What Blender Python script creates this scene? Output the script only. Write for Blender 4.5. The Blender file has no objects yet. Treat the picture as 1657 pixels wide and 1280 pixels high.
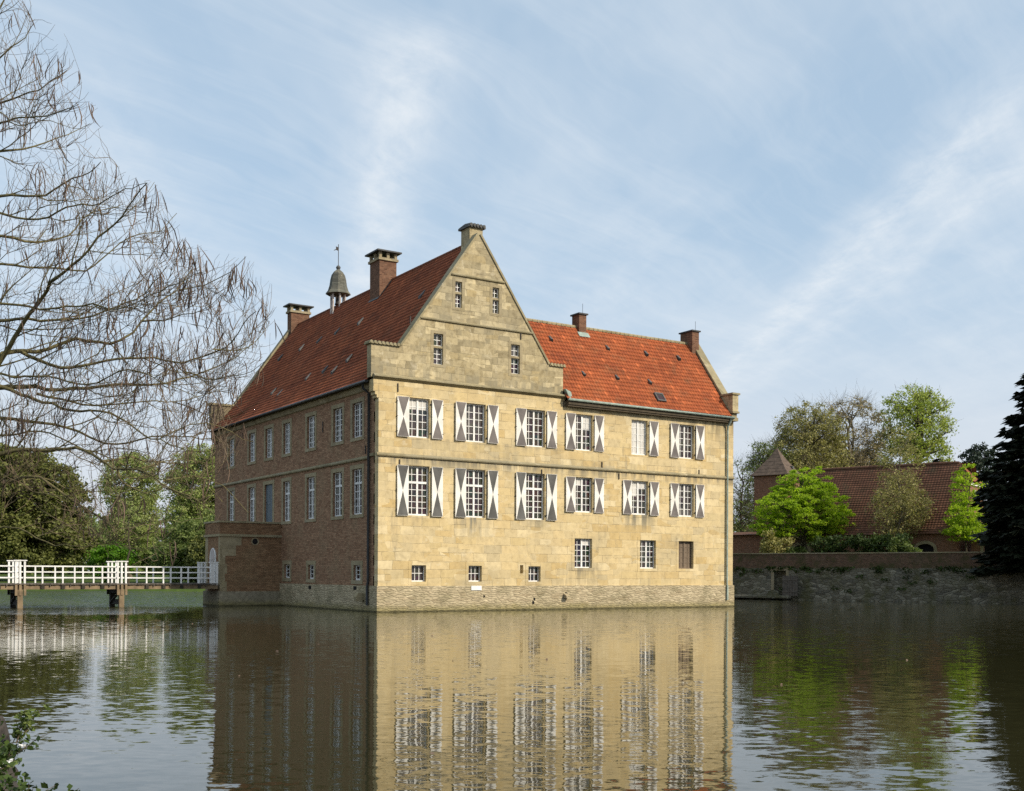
import bpy, math, random
import numpy as np
from mathutils import Vector

# ------------------------------------------------------------------ camera, sky, sun, exposure
SC = bpy.context.scene
COL = SC.collection
F_PX, TH, YH, ROLL, HC = 1826.0, 0.573, 927.7, 0.005, 2.106     # photo: 1657 x 1280 px
RX, RY = math.cos(TH), math.sin(TH)      # front facade direction in the viewer's frame
LX, LY = -math.sin(TH), math.cos(TH)     # side facade direction
X0, D0 = -7.136, 60.0                    # near corner of the house, viewer's frame (right, ahead)


def W(X, Y, z=0.0):
    """metres right / ahead of where the photographer stands -> world (x along front, y along side)"""
    a, b = X - X0, Y - D0
    return (a * RX + b * RY, a * LX + b * LY, z)


def C(px, py, Y):
    """a point Y metres ahead on the line of sight through a photo pixel"""
    u, v = px - 828.5, py - YH
    c, s = math.cos(ROLL), math.sin(ROLL)
    uu, vv = (c * u + s * v) / F_PX, (-s * u + c * v) / F_PX
    return W(uu * Y, Y, HC - vv * Y)


def PX(p):
    X = X0 + p[0] * RX + p[1] * LX
    Y = D0 + p[0] * RY + p[1] * LY
    return 828.5 + F_PX * X / Y, YH + F_PX * (HC - p[2]) / Y


cam = bpy.data.cameras.new('camera')
cam_ob = bpy.data.objects.new('camera', cam)
COL.objects.link(cam_ob)
cam_ob.location = W(0, 0, HC)
cam_ob.rotation_euler = (math.pi / 2, -ROLL, -TH)
cam.sensor_width = 36.0
cam.lens = 36.0 * F_PX / 1657.0
cam.shift_y = (YH - 640.0) / 1657.0
cam.clip_end = 6000
cam.clip_start = 0.1
SC.camera = cam_ob

SUN_AZ, SUN_EL = math.radians(27), math.radians(33)   # azimuth right of the front facade's normal
sun_h = (math.sin(SUN_AZ), -math.cos(SUN_AZ))          # world direction to the sun (horizontal)
sd = Vector((sun_h[0] * math.cos(SUN_EL), sun_h[1] * math.cos(SUN_EL), math.sin(SUN_EL)))
sl = bpy.data.lights.new('sun', 'SUN')
sl.energy = 4.2
sl.angle = math.radians(0.55)
sl.color = (1.0, 0.90, 0.74)
so = bpy.data.objects.new('sun', sl)
COL.objects.link(so)
so.rotation_euler = sd.to_track_quat('Z', 'Y').to_euler()

SC.view_settings.view_transform = 'Standard'
SC.view_settings.look = 'None'
SC.view_settings.exposure = 0.12
SC.view_settings.gamma = 1.0
SC.cycles.max_bounces = 6
SC.cycles.diffuse_bounces = 3
SC.cycles.glossy_bounces = 4
SC.cycles.transparent_max_bounces = 6
SC.cycles.caustics_reflective = False
SC.cycles.caustics_refractive = False
SC.cycles.use_denoising = False
SC.cycles.sample_clamp_indirect = 4.0


class NT:
    """small node-tree helper"""
    def __init__(s, tree):
        s.t = tree
        s.t.nodes.clear()

    def n(s, typ, ins=None, **props):
        nd = s.t.nodes.new(typ)
        for k, v in props.items():
            setattr(nd, k, v)
        for k, v in (ins or {}).items():
            s.set(nd.inputs[k], v)
        return nd

    def set(s, sock, v):
        if isinstance(v, bpy.types.NodeSocket):
            s.t.links.new(v, sock)
        elif isinstance(v, bpy.types.Node):
            s.t.links.new(v.outputs[0], sock)
        else:
            if sock.type == 'RGBA' and len(v) == 3:
                v = (*v, 1)
            sock.default_value = v

    def m(s, op, a, b=0.0, c=0.0, clamp=False):
        nd = s.t.nodes.new('ShaderNodeMath')
        nd.operation = op
        nd.use_clamp = clamp
        s.set(nd.inputs[0], a)
        s.set(nd.inputs[1], b)
        s.set(nd.inputs[2], c)
        return nd.outputs[0]

    def mix(s, f, a, b, mode='MIX'):
        nd = s.t.nodes.new('ShaderNodeMix')
        nd.data_type = 'RGBA'
        nd.blend_type = mode
        s.set(nd.inputs[0], f)
        s.set(nd.inputs[6], a)
        s.set(nd.inputs[7], b)
        return nd.outputs[2]

    def ramp(s, f, stops, interp='LINEAR'):
        nd = s.t.nodes.new('ShaderNodeValToRGB')
        cr = nd.color_ramp
        cr.interpolation = interp
        while len(cr.elements) < len(stops):
            cr.elements.new(0.5)
        for e, (p, c) in zip(cr.elements, stops):
            e.position = p
            e.color = (*c, 1) if len(c) == 3 else c
        s.set(nd.inputs[0], f)
        return nd.outputs[0]

    def mr(s, v, a, b, c=0.0, d=1.0, smooth=False):
        nd = s.t.nodes.new('ShaderNodeMapRange')
        if smooth:
            nd.interpolation_type = 'SMOOTHSTEP'
        for k, x in zip(range(5), (v, a, b, c, d)):
            s.set(nd.inputs[k], x)
        return nd.outputs[0]

    def noise(s, vec, scale, detail=4.0, rough=0.55, dist=0.0):
        return s.n('ShaderNodeTexNoise', {'Vector': vec, 'Scale': scale, 'Detail': detail, 'Roughness': rough, 'Distortion': dist})

    def xyz(s, x=0.0, y=0.0, z=0.0):
        return s.n('ShaderNodeCombineXYZ', {0: x, 1: y, 2: z}).outputs[0]

    def sep(s, v):
        nd = s.n('ShaderNodeSeparateXYZ', {0: v})
        return nd.outputs[0], nd.outputs[1], nd.outputs[2]


# ---- world: physical sky with a thin layer of cirrus in it
wd = bpy.data.worlds.new('World')
SC.world = wd
wd.use_nodes = True
w = NT(wd.node_tree)
sky = w.n('ShaderNodeTexSky')
sky.sky_type = 'NISHITA'
sky.sun_disc = False
sky.sun_elevation = SUN_EL
sky.sun_rotation = math.atan2(sun_h[0], sun_h[1])
sky.altitude = 60
sky.air_density = 1.0
sky.dust_density = 2.2
sky.ozone_density = 1.1
dirv = w.n('ShaderNodeTexCoord').outputs['Generated']
dx, dy, dz = w.sep(dirv)
zc = w.m('MAXIMUM', dz, 0.03)
# cloud layer plane (unit altitude), rotated to metres right / ahead of the viewer's bearing
ex = w.m('DIVIDE', w.m('SUBTRACT', w.m('MULTIPLY', dx, RX), w.m('MULTIPLY', dy, RY)), zc)
ey = w.m('DIVIDE', w.m('ADD', w.m('MULTIPLY', dx, RY), w.m('MULTIPLY', dy, RX)), zc)
P = w.xyz(ex, ey, 0.0)
warp = w.noise(P, 1.3, 3.0)
wx, wy, wz = w.sep(warp.outputs['Color'])
exw = w.m('ADD', ex, w.m('MULTIPLY', w.m('SUBTRACT', wx, 0.5), 0.22))
eyw = w.m('ADD', ey, w.m('MULTIPLY', w.m('SUBTRACT', wy, 0.5), 0.35))


def band(center, width, px):
    d = w.m('DIVIDE', w.m('SUBTRACT', px, center), width)
    return w.m('POWER', 2.718, w.m('MULTIPLY', w.m('MULTIPLY', d, d), -1.0))


fine = w.noise(w.xyz(w.m('MULTIPLY', exw, 3.4), w.m('MULTIPLY', eyw, 1.5)), 3.0, 7.0, 0.66).outputs[0]
exs = w.m('ADD', ex, w.m('MULTIPLY', w.m('SUBTRACT', wx, 0.5), 0.10))
# long trail running away to the right
b1 = band(1.05, 0.085, exs)
b1b = band(1.24, 0.085, exs)
b1 = w.m('ADD', w.m('MULTIPLY', b1, 0.85), w.m('MULTIPLY', b1b, 0.55))
b1 = w.m('MULTIPLY', b1, w.mr(ey, 1.9, 2.6))
# soft column left of the gable
b2c = w.m('ADD', -0.20, w.m('MULTIPLY', w.m('SUBTRACT', ey, 2.1), -0.165))
b2 = band(b2c, 0.10, exs)
b2 = w.m('MULTIPLY', b2, w.m('MULTIPLY', w.mr(ey, 1.95, 2.2, 0, 1, True), w.mr(ey, 3.8, 5.2, 1, 0, True)))
b3 = w.m('MULTIPLY', band(w.m('ADD', 0.32, w.m('MULTIPLY', w.m('SUBTRACT', ey, 3.0), 0.02)), 0.16, exs), w.mr(ey, 2.4, 3.4))
b4 = w.m('MULTIPLY', band(w.m('ADD', -0.95, w.m('MULTIPLY', w.m('SUBTRACT', ey, 2.4), -0.15)), 0.22, exs), w.mr(ey, 1.9, 2.3))
veil = w.noise(w.xyz(w.m('MULTIPLY', exw, 1.0), w.m('MULTIPLY', eyw, 0.35)), 1.5, 5.0, 0.6).outputs[0]
str_ang = w.xyz(w.m('ADD', w.m('MULTIPLY', exw, 0.35), w.m('MULTIPLY', eyw, 0.30)), w.m('SUBTRACT', w.m('MULTIPLY', exw, 3.2), w.m('MULTIPLY', eyw, 2.1)))
streak = w.noise(str_ang, 1.5, 7.0, 0.64, 0.1).outputs[0]
fm = w.mr(fine, 0.32, 0.70)
cl = w.m('MULTIPLY', b1, w.m('ADD', 0.14, w.m('MULTIPLY', fm, 0.56)))
cl = w.m('ADD', cl, w.m('MULTIPLY', b2, w.m('ADD', 0.22, w.m('MULTIPLY', fm, 0.46))))
cl = w.m('ADD', cl, w.m('MULTIPLY', b3, w.m('ADD', 0.08, w.m('MULTIPLY', fm, 0.16))))
cl = w.m('ADD', cl, w.m('MULTIPLY', b4, w.m('ADD', 0.14, w.m('MULTIPLY', fm, 0.2))))
cl = w.m('ADD', cl, w.m('MULTIPLY', w.mr(veil, 0.40, 0.75), 0.42))
cl = w.m('ADD', cl, w.m('MULTIPLY', w.mr(streak, 0.44, 0.78), 0.26))
cl = w.m('MULTIPLY', cl, w.mr(dz, 0.02, 0.22))
cl = w.m('MINIMUM', cl, 0.92)
SKY_S = 0.115
skyc = w.mix(1.0, sky.outputs[0], (SKY_S, SKY_S, SKY_S), 'MULTIPLY')
# thin high haze in the whole sky, stronger towards the horizon
haze = w.m('ADD', 0.56, w.m('MULTIPLY', w.mr(dz, 0.0, 0.32, 1, 0, True), 0.40))
base = w.mix(haze, skyc, w.mix(w.mr(dz, 0.04, 0.32, 0, 1, True), (0.67, 0.715, 0.785), (0.565, 0.745, 0.915)))
full = w.mix(cl, base, (0.78, 0.825, 0.865))
bg = w.n('ShaderNodeBackground', {'Color': full, 'Strength': 1.0})
w.n('ShaderNodeOutputWorld', {'Surface': bg})

# ------------------------------------------------------------------ mesh helpers


class MB:
    def __init__(s):
        s.v, s.f, s.mi = [], [], []

    def face(s, pts, mi=0):
        i = len(s.v)
        s.v += [tuple(p) for p in pts]
        s.f.append(tuple(range(i, i + len(pts))))
        s.mi.append(mi)

    def box(s, x0, y0, z0, x1, y1, z1, mi=0):
        p = [(x0, y0, z0), (x1, y0, z0), (x1, y1, z0), (x0, y1, z0), (x0, y0, z1), (x1, y0, z1), (x1, y1, z1), (x0, y1, z1)]
        i = len(s.v)
        s.v += p
        for q in ((0, 3, 2, 1), (4, 5, 6, 7), (0, 1, 5, 4), (1, 2, 6, 5), (2, 3, 7, 6), (3, 0, 4, 7)):
            s.f.append(tuple(i + k for k in q))
            s.mi.append(mi)
        return s

    def prism(s, poly, a, b, fn, mi=0):
        """poly: 2-D outline, extruded from a to b; fn(u, v, t) -> xyz"""
        n = len(poly)
        i = len(s.v)
        s.v += [fn(u, v, a) for u, v in poly] + [fn(u, v, b) for u, v in poly]
        s.f.append(tuple(i + k for k in range(n)))
        s.f.append(tuple(i + n + k for k in reversed(range(n))))
        s.mi += [mi, mi]
        for k in range(n):
            s.f.append((i + k, i + n + k, i + n + (k + 1) % n, i + (k + 1) % n))
            s.mi.append(mi)
        return s

    def tube(s, pts, rad, n=5, mi=0, cap=True):
        pts = [Vector(p) for p in pts]
        if not hasattr(rad, '__len__'):
            rad = [rad] * len(pts)
        i = len(s.v)
        up = Vector((0.3, 0.2, 1)).normalized()
        for k, p in enumerate(pts):
            t = (pts[min(k + 1, len(pts) - 1)] - pts[max(k - 1, 0)])
            t = t.normalized() if t.length > 1e-9 else Vector((0, 0, 1))
            a = t.cross(up)
            a = a.normalized() if a.length > 1e-4 else t.cross(Vector((1, 0, 0))).normalized()
            b = t.cross(a)
            for j in range(n):
                an = 2 * math.pi * j / n
                s.v.append(tuple(p + (a * math.cos(an) + b * math.sin(an)) * rad[k]))
        for k in range(len(pts) - 1):
            for j in range(n):
                q0, q1 = i + k * n + j, i + k * n + (j + 1) % n
                s.f.append((q0, q1, q1 + n, q0 + n))
                s.mi.append(mi)
        if cap:
            s.f.append(tuple(i + j for j in range(n)))
            s.f.append(tuple(i + (len(pts) - 1) * n + j for j in reversed(range(n))))
            s.mi += [mi, mi]
        return s

    def lathe(s, prof, center, n=12, mi=0, rot=0.0):
        i = len(s.v)
        for r, z in prof:
            for j in range(n):
                a = 2 * math.pi * j / n + rot
                s.v.append((center[0] + r * math.cos(a), center[1] + r * math.sin(a), center[2] + z))
        for k in range(len(prof) - 1):
            for j in range(n):
                q0, q1 = i + k * n + j, i + k * n + (j + 1) % n
                s.f.append((q0, q1, q1 + n, q0 + n))
                s.mi.append(mi)
        s.f.append(tuple(i + j for j in reversed(range(n))))
        s.f.append(tuple(i + (len(prof) - 1) * n + j for j in range(n)))
        s.mi += [mi, mi]
        return s

    def build(s, name, mats, parent=None, smooth=False, bevel=0.0):
        me = bpy.data.meshes.new(name)
        me.from_pydata(s.v, [], s.f)
        for m in (mats if isinstance(mats, (list, tuple)) else [mats]):
            me.materials.append(m)
        if any(s.mi):
            me.polygons.foreach_set('material_index', s.mi)
        if smooth:
            me.polygons.foreach_set('use_smooth', [True] * len(s.f))
        me.validate()
        o = bpy.data.objects.new(name, me)
        COL.objects.link(o)
        if parent:
            o.parent = parent
        if bevel:
            md = o.modifiers.new('bevel', 'BEVEL')
            md.width = bevel
            md.segments = 2
            md.limit_method = 'ANGLE'
        return o


def np_mesh(name, V, F, mat, parent=None, rnd=None, smooth=False, uv=None):
    me = bpy.data.meshes.new(name)
    V = np.asarray(V, np.float32)
    F = np.asarray(F, np.int32)
    k = F.shape[1]
    me.vertices.add(len(V))
    me.vertices.foreach_set('co', V.ravel())
    me.loops.add(F.size)
    me.loops.foreach_set('vertex_index', F.ravel())
    me.polygons.add(len(F))
    me.polygons.foreach_set('loop_start', np.arange(0, F.size, k, dtype=np.int32))
    me.update(calc_edges=True)
    me.materials.append(mat)
    if smooth:
        me.polygons.foreach_set('use_smooth', np.ones(len(F), bool))
    if rnd is not None:
        at = me.attributes.new('rnd', 'FLOAT', 'FACE')
        at.data.foreach_set('value', np.asarray(rnd, np.float32))
    if uv is not None:
        ul = me.uv_layers.new(name='UVMap')
        ul.data.foreach_set('uv', np.asarray(uv, np.float32)[F.ravel()].ravel())
    me.validate()
    o = bpy.data.objects.new(name, me)
    COL.objects.link(o)
    if parent:
        o.parent = parent
    return o


def tag(o, label=None, cat=None, group=None, kind=None):
    if label:
        o['label'] = label
    if cat:
        o['category'] = cat
    if group:
        o['group'] = group
    if kind:
        o['kind'] = kind
    return o


def empty(name, loc, rz=0.0, **kw):
    o = bpy.data.objects.new(name, None)
    COL.objects.link(o)
    o.location = loc
    o.rotation_euler = (0, 0, rz)
    o.empty_display_size = 0.5
    return tag(o, **kw)


# ------------------------------------------------------------------ materials
def mat(name):
    m = bpy.data.materials.new(name)
    m.use_nodes = True
    return m, NT(m.node_tree)


def out(t, bsdf):
    t.n('ShaderNodeOutputMaterial', {'Surface': bsdf})


def pbsdf(t, col, rough=0.85, nrm=None, spec=0.3, **kw):
    ins = {'Base Color': col, 'Roughness': rough, 'Specular IOR Level': spec}
    if nrm is not None:
        ins['Normal'] = nrm
    ins.update(kw)
    return t.n('ShaderNodeBsdfPrincipled', ins)


def bump(t, h, dist, strength=1.0):
    return t.n('ShaderNodeBump', {'Height': h, 'Distance': dist, 'Strength': strength}).outputs[0]


def plain(name, col, rough=0.7, var=0.12, scale=6.0, spec=0.3, metallic=0.0):
    m, t = mat(name)
    pos = t.n('ShaderNodeNewGeometry').outputs['Position']
    nz = t.noise(pos, scale, 5.0).outputs[0]
    c = t.mix(1.0, col, t.ramp(nz, [(0.25, (1 - var * 2,) * 3), (0.75, (1 + var,) * 3)]), 'MULTIPLY')
    out(t, pbsdf(t, c, rough, bump(t, nz, 0.01, 0.4), spec, Metallic=metallic))
    return m


def wallcoord(t, local=False):
    pos = t.n('ShaderNodeTexCoord').outputs['Object'] if local else t.n('ShaderNodeNewGeometry').outputs['Position']
    x, y, z = t.sep(pos)
    return pos, t.m('ADD', x, y), z, x


def ashlar(name, tones, mortar, rowh=0.37, bw=0.95, grey=0.0, streaks=(), joint=0.55, weather=0.35, rough=1.0):
    m, t = mat(name)
    pos, u, z, x = wallcoord(t)
    wob = t.noise(pos, 0.55, 2.0)
    wa, wb, _ = t.sep(wob.outputs['Color'])
    wf = t.noise(pos, 5.0, 3.0)
    fa, fb, _ = t.sep(wf.outputs['Color'])
    uu = t.m('ADD', u, t.m('ADD', t.m('MULTIPLY', wa, 0.5), t.m('MULTIPLY', fa, 0.05)))
    zz = t.m('ADD', z, t.m('ADD', t.m('MULTIPLY', wb, 0.10), t.m('MULTIPLY', fb, 0.03)))
    vec = t.xyz(uu, zz, 0.0)

    def br(w_, h_, off, ofr, sq, sqf):
        return t.n('ShaderNodeTexBrick', {'Vector': vec, 'Color1': (0, 0, 0), 'Color2': (1, 1, 1), 'Mortar': (0.5, 0.5, 0.5), 'Scale': 1.0,
                                          'Mortar Size': 0.012, 'Mortar Smooth': 0.3, 'Bias': 0.0, 'Brick Width': w_, 'Row Height': h_},
                   offset=off, offset_frequency=ofr, squash=sq, squash_frequency=sqf)
    A = br(bw, rowh, 0.43, 2, 0.72, 3)
    B = br(bw * 0.62, rowh * 0.74, 0.37, 3, 1.45, 2)
    sel = t.m('GREATER_THAN', t.noise(t.xyz(t.m('MULTIPLY', u, 0.35), t.m('MULTIPLY', z, 0.8)), 1.0, 1.0).outputs[0], 0.56)
    r = t.mix(sel, A.outputs[0], B.outputs[0])
    jm = t.mix(sel, A.outputs[1], B.outputs[1])
    jb = t.noise(pos, 1.1, 3.0).outputs[0]
    jm = t.m('MULTIPLY', jm, t.mr(jb, 0.40, 0.62, 0.10, 1.0))
    c = t.ramp(r, [(i / (len(tones) - 1), tn) for i, tn in enumerate(tones)])
    n1 = t.noise(pos, 3.2, 7.0, 0.65).outputs[0]
    n2 = t.noise(pos, 0.32, 4.0, 0.6).outputs[0]
    n3 = t.noise(pos, 22.0, 4.0, 0.7).outputs[0]
    c = t.mix(1.0, c, t.ramp(n1, [(0.5 - 0.25 / rough, (0.76, 0.74, 0.70)), (0.5, (1, 1, 1)), (0.5 + 0.25 / rough, (1.12, 1.11, 1.08))]), 'MULTIPLY')
    c = t.mix(1.0, c, t.ramp(n3, [(0.3, (0.90, 0.89, 0.87)), (0.7, (1.06, 1.06, 1.05))]), 'MULTIPLY')
    gr = t.mr(n2, 0.48, 0.72, 0.0, weather)
    c = t.mix(gr, c, (0.27, 0.245, 0.18))
    pm = t.noise(pos, 0.9, 5.0, 0.7, 0.6).outputs[0]
    c = t.mix(t.mr(pm, 0.58, 0.68, 0.0, 0.45), c, (0.36, 0.29, 0.165))
    dr = t.noise(t.xyz(t.m('MULTIPLY', u, 1.6), t.m('MULTIPLY', z, 0.30), 7.0), 1.0, 6.0, 0.68, 0.3).outputs[0]
    c = t.mix(t.mr(dr, 0.60, 0.70, 0.0, 0.45), c, (0.235, 0.205, 0.145))
    lt = t.noise(t.xyz(t.m('MULTIPLY', u, 1.0), t.m('MULTIPLY', z, 1.3), 3.0), 1.3, 5.0, 0.65, 0.4).outputs[0]
    c = t.mix(t.mr(lt, 0.60, 0.70, 0.0, 0.40), c, (0.68, 0.60, 0.44))
    # rain streaks with shapes of their own
    sv = t.noise(t.xyz(t.m('MULTIPLY', u, 2.4), t.m('MULTIPLY', z, 0.22)), 1.0, 5.0, 0.6).outputs[0]
    for (z0, z1, x0, x1, amt, colr) in streaks:
        zm = t.mr(z, z0, z1, 0.0, 1.0, True)
        xm = t.m('MULTIPLY', t.mr(x, x0 - 0.4, x0 + 0.4), t.mr(x, x1 - 0.4, x1 + 0.4, 1.0, 0.0))
        top = t.m('LESS_THAN', z, z1 + 0.02) if z1 > z0 else t.m('GREATER_THAN', z, z1 - 0.02)
        mk = t.m('MULTIPLY', t.m('MULTIPLY', zm, xm), t.m('MULTIPLY', top, t.mr(sv, 0.42, 0.58, 0.0, amt)))
        c = t.mix(mk, c, colr)
    c = t.mix(t.m('MULTIPLY', jm, joint), c, mortar)
    h = t.m('SUBTRACT', t.m('ADD', t.m('MULTIPLY', n1, 0.5), t.m('MULTIPLY', r, 0.25)), jm)
    out(t, pbsdf(t, c, 0.92, bump(t, h, 0.018, 0.7), 0.15))
    return m


def bricks(name, c1, c2, mortar, local=False, moss=0.0, bw=0.25, rh=0.078, patch=(0.30, 0.22, 0.15)):
    m, t = mat(name)
    pos, u, z, x = wallcoord(t, local)
    wf = t.noise(pos, 3.0, 2.0)
    fa, fb, _ = t.sep(wf.outputs['Color'])
    vec = t.xyz(t.m('ADD', u, t.m('MULTIPLY', fa, 0.03)), t.m('ADD', z, t.m('MULTIPLY', fb, 0.02)), 0.0)
    A = t.n('ShaderNodeTexBrick', {'Vector': vec, 'Color1': (0, 0, 0), 'Color2': (1, 1, 1), 'Mortar': (0.5, 0.5, 0.5), 'Scale': 1.0,
                                   'Mortar Size': 0.012, 'Mortar Smooth': 0.2, 'Bias': 0.0, 'Brick Width': bw, 'Row Height': rh}, offset=0.5)
    n2 = t.noise(pos, 0.6, 5.0, 0.6).outputs[0]
    n1 = t.noise(pos, 4.0, 5.0, 0.65).outputs[0]
    c = t.ramp(A.outputs[0], [(0.0, c1), (0.5, tuple((a + b) / 2 for a, b in zip(c1, c2))), (1.0, c2)])
    c = t.mix(t.mr(n2, 0.5, 0.72, 0.0, 0.55), c, patch)
    c = t.mix(1.0, c, t.ramp(n1, [(0.25, (0.72, 0.70, 0.70)), (0.75, (1.22, 1.2, 1.18))]), 'MULTIPLY')
    c = t.mix(t.m('MULTIPLY', A.outputs[1], 0.6), c, mortar)
    if moss:
        n4 = t.noise(pos, 0.9, 6.0, 0.65).outputs[0]
        c = t.mix(t.mr(n4, 0.47, 0.62, 0.0, moss), c, (0.055, 0.062, 0.022))
    h = t.m('SUBTRACT', t.m('MULTIPLY', n1, 0.6), A.outputs[1])
    out(t, pbsdf(t, c, 0.93, bump(t, h, 0.012, 0.6), 0.12))
    return m


def rubble(name, tones, joint, sx=2.3, sz=5.2, moss=0.3, local=False, algae=True):
    m, t = mat(name)
    pos, u, z, x = wallcoord(t, local)
    wf = t.noise(pos, 2.5, 3.0)
    fa, fb, _ = t.sep(wf.outputs['Color'])
    vec = t.xyz(t.m('MULTIPLY', t.m('ADD', u, t.m('MULTIPLY', fa, 0.14)), sx), t.m('MULTIPLY', t.m('ADD', z, t.m('MULTIPLY', fb, 0.10)), sz), 0.0)
    vo = t.n('ShaderNodeTexVoronoi', {'Vector': vec, 'Scale': 1.0}, voronoi_dimensions='2D')
    ve = t.n('ShaderNodeTexVoronoi', {'Vector': vec, 'Scale': 1.0}, voronoi_dimensions='2D', feature='DISTANCE_TO_EDGE')
    ra, rb, rc = t.sep(vo.outputs['Color'])
    c = t.ramp(ra, [(i / (len(tones) - 1), tn) for i, tn in enumerate(tones)])
    n1 = t.noise(pos, 5.0, 6.0, 0.65).outputs[0]
    n4 = t.noise(pos, 0.8, 6.0, 0.65).outputs[0]
    c = t.mix(1.0, c, t.ramp(n1, [(0.25, (0.65, 0.64, 0.62)), (0.75, (1.2, 1.2, 1.18))]), 'MULTIPLY')
    jm = t.mr(ve.outputs['Distance'], 0.02, 0.10, 1.0, 0.0)
    c = t.mix(t.m('MULTIPLY', jm, 0.55), c, joint)
    c = t.mix(t.mr(n4, 0.46, 0.64, 0.0, moss), c, (0.085, 0.085, 0.035))
    if algae:
        al = t.mr(t.m('ADD', z, t.m('MULTIPLY', t.m('SUBTRACT', n4, 0.5), 0.9)), 0.02, 0.50, 0.75, 0.0, True)
        c = t.mix(al, c, t.ramp(n1, [(0.3, (0.13, 0.12, 0.045)), (0.7, (0.30, 0.25, 0.10))]))
        wet = t.mr(z, 0.03, 0.10, 0.7, 0.0)
        c = t.mix(wet, c, (0.03, 0.028, 0.018))
    h = t.m('ADD', t.m('MULTIPLY', n1, 0.5), t.mr(ve.outputs['Distance'], 0.0, 0.2))
    out(t, pbsdf(t, c, 0.9, bump(t, h, 0.03, 0.8), 0.15))
    return m


def tiles(name, stops, moss, mossamt=0.5, edge=0.55):
    """pantiles: UV counts tiles, each with its own burnt tone"""
    m, t = mat(name)
    uv = t.n('ShaderNodeTexCoord').outputs['UV']
    u, v, _ = t.sep(uv)
    cell = t.xyz(t.m('FLOOR', u), t.m('FLOOR', v), 0.0)
    wn = t.n('ShaderNodeTexWhiteNoise', {'Vector': cell}, noise_dimensions='2D').outputs[0]
    pos = t.n('ShaderNodeNewGeometry').outputs['Position']
    big = t.noise(pos, 0.38, 5.0, 0.62).outputs[0]
    mid = t.noise(pos, 2.2, 5.0, 0.65).outputs[0]
    k = t.m('ADD', t.m('MULTIPLY', wn, 0.36), t.m('MULTIPLY', t.mr(big, 0.3, 0.7), 0.64))
    c = t.ramp(k, stops)
    c = t.mix(1.0, c, t.ramp(mid, [(0.25, (0.78, 0.76, 0.74)), (0.75, (1.12, 1.1, 1.08))]), 'MULTIPLY')
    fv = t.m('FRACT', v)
    c = t.mix(t.m('MULTIPLY', t.mr(fv, 0.0, 0.16, 1.0, 0.0), edge), c, (0.045, 0.03, 0.022))   # darker lower edge on each tile row
    pt = t.m('GREATER_THAN', t.n('ShaderNodeTexWhiteNoise', {'Vector': t.xyz(t.m('FLOOR', v), t.m('FLOOR', u), 4.0)}, noise_dimensions='3D').outputs[0], 0.965)
    c = t.mix(t.m('MULTIPLY', pt, 0.5), c, tuple(min(1, q * 1.6) for q in stops[-2][1]))
    drk = t.noise(pos, 0.75, 6.0, 0.7, 0.5).outputs[0]
    c = t.mix(t.mr(drk, 0.50, 0.68, 0.0, 0.5), c, tuple(q * 0.45 for q in stops[0][1]))
    mm = t.noise(pos, 1.1, 7.0, 0.7).outputs[0]
    c = t.mix(t.mr(mm, 0.52, 0.70, 0.0, mossamt), c, moss)
    out(t, pbsdf(t, c, 0.85, bump(t, mid, 0.01, 0.5), 0.2))
    return m


def leafmat(name, a, b, trans=0.35, rough=0.6):
    m, t = mat(name)
    r = t.n('ShaderNodeAttribute', attribute_name='rnd').outputs['Fac']
    c = t.ramp(r, [(0.0, a), (1.0, b)])
    d = pbsdf(t, c, rough, None, 0.25)
    tr = t.n('ShaderNodeBsdfTranslucent', {'Color': t.mix(1.0, c, (1.25, 1.35, 0.7), 'MULTIPLY')})
    out(t, t.n('ShaderNodeMixShader', {0: trans, 1: d, 2: tr}))
    return m


def barkmat(name, a, b, scale=9.0):
    m, t = mat(name)
    pos = t.n('ShaderNodeNewGeometry').outputs['Position']
    x, y, z = t.sep(pos)
    nz = t.noise(t.xyz(x, y, t.m('MULTIPLY', z, 0.35)), scale, 5.0, 0.65).outputs[0]
    c = t.ramp(nz, [(0.3, a), (0.7, b)])
    out(t, pbsdf(t, c, 0.95, bump(t, nz, 0.02, 0.7), 0.1))
    return m


M = {}
GREYS = (0.19, 0.170, 0.125)
M['ashlar'] = ashlar('sandstone_ashlar', [(0.54, 0.435, 0.245), (0.63, 0.495, 0.275), (0.56, 0.435, 0.225), (0.67, 0.55, 0.335), (0.52, 0.38, 0.175), (0.60, 0.475, 0.265), (0.50, 0.41, 0.25)],
                     (0.17, 0.13, 0.075), rowh=0.47, bw=1.15, joint=0.72, weather=0.42,
                     streaks=[(7.6, 8.30, -1, 27, 0.85, GREYS), (8.30 + 0.9, 8.40, -1, 27, 0.35, GREYS), (11.6, 12.5, -1, 12.2, 0.4, (0.36, 0.29, 0.17)),
                              (10.2, 12.2, 22.0, 27, 1.0, (0.20, 0.17, 0.11)), (11.3, 12.2, 12.2, 22, 0.6, GREYS), (3.4, 5.2, 5.2, 6.8, 1.0, (0.22, 0.20, 0.15)),
                              (4.3, 5.75, 16.8, 18.8, 1.0, (0.20, 0.18, 0.13)), (0.9, 2.45, 12.6, 14.6, 0.8, GREYS), (4.3, 5.2, 1.6, 3.3, 0.5, GREYS), (4.4, 5.2, 9.2, 10.9, 0.55, GREYS),
                              (8.7, 9.45, 1.4, 12, 0.4, GREYS), (3.0, 1.4, -1, 27, 0.3, (0.42, 0.33, 0.18))])
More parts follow.
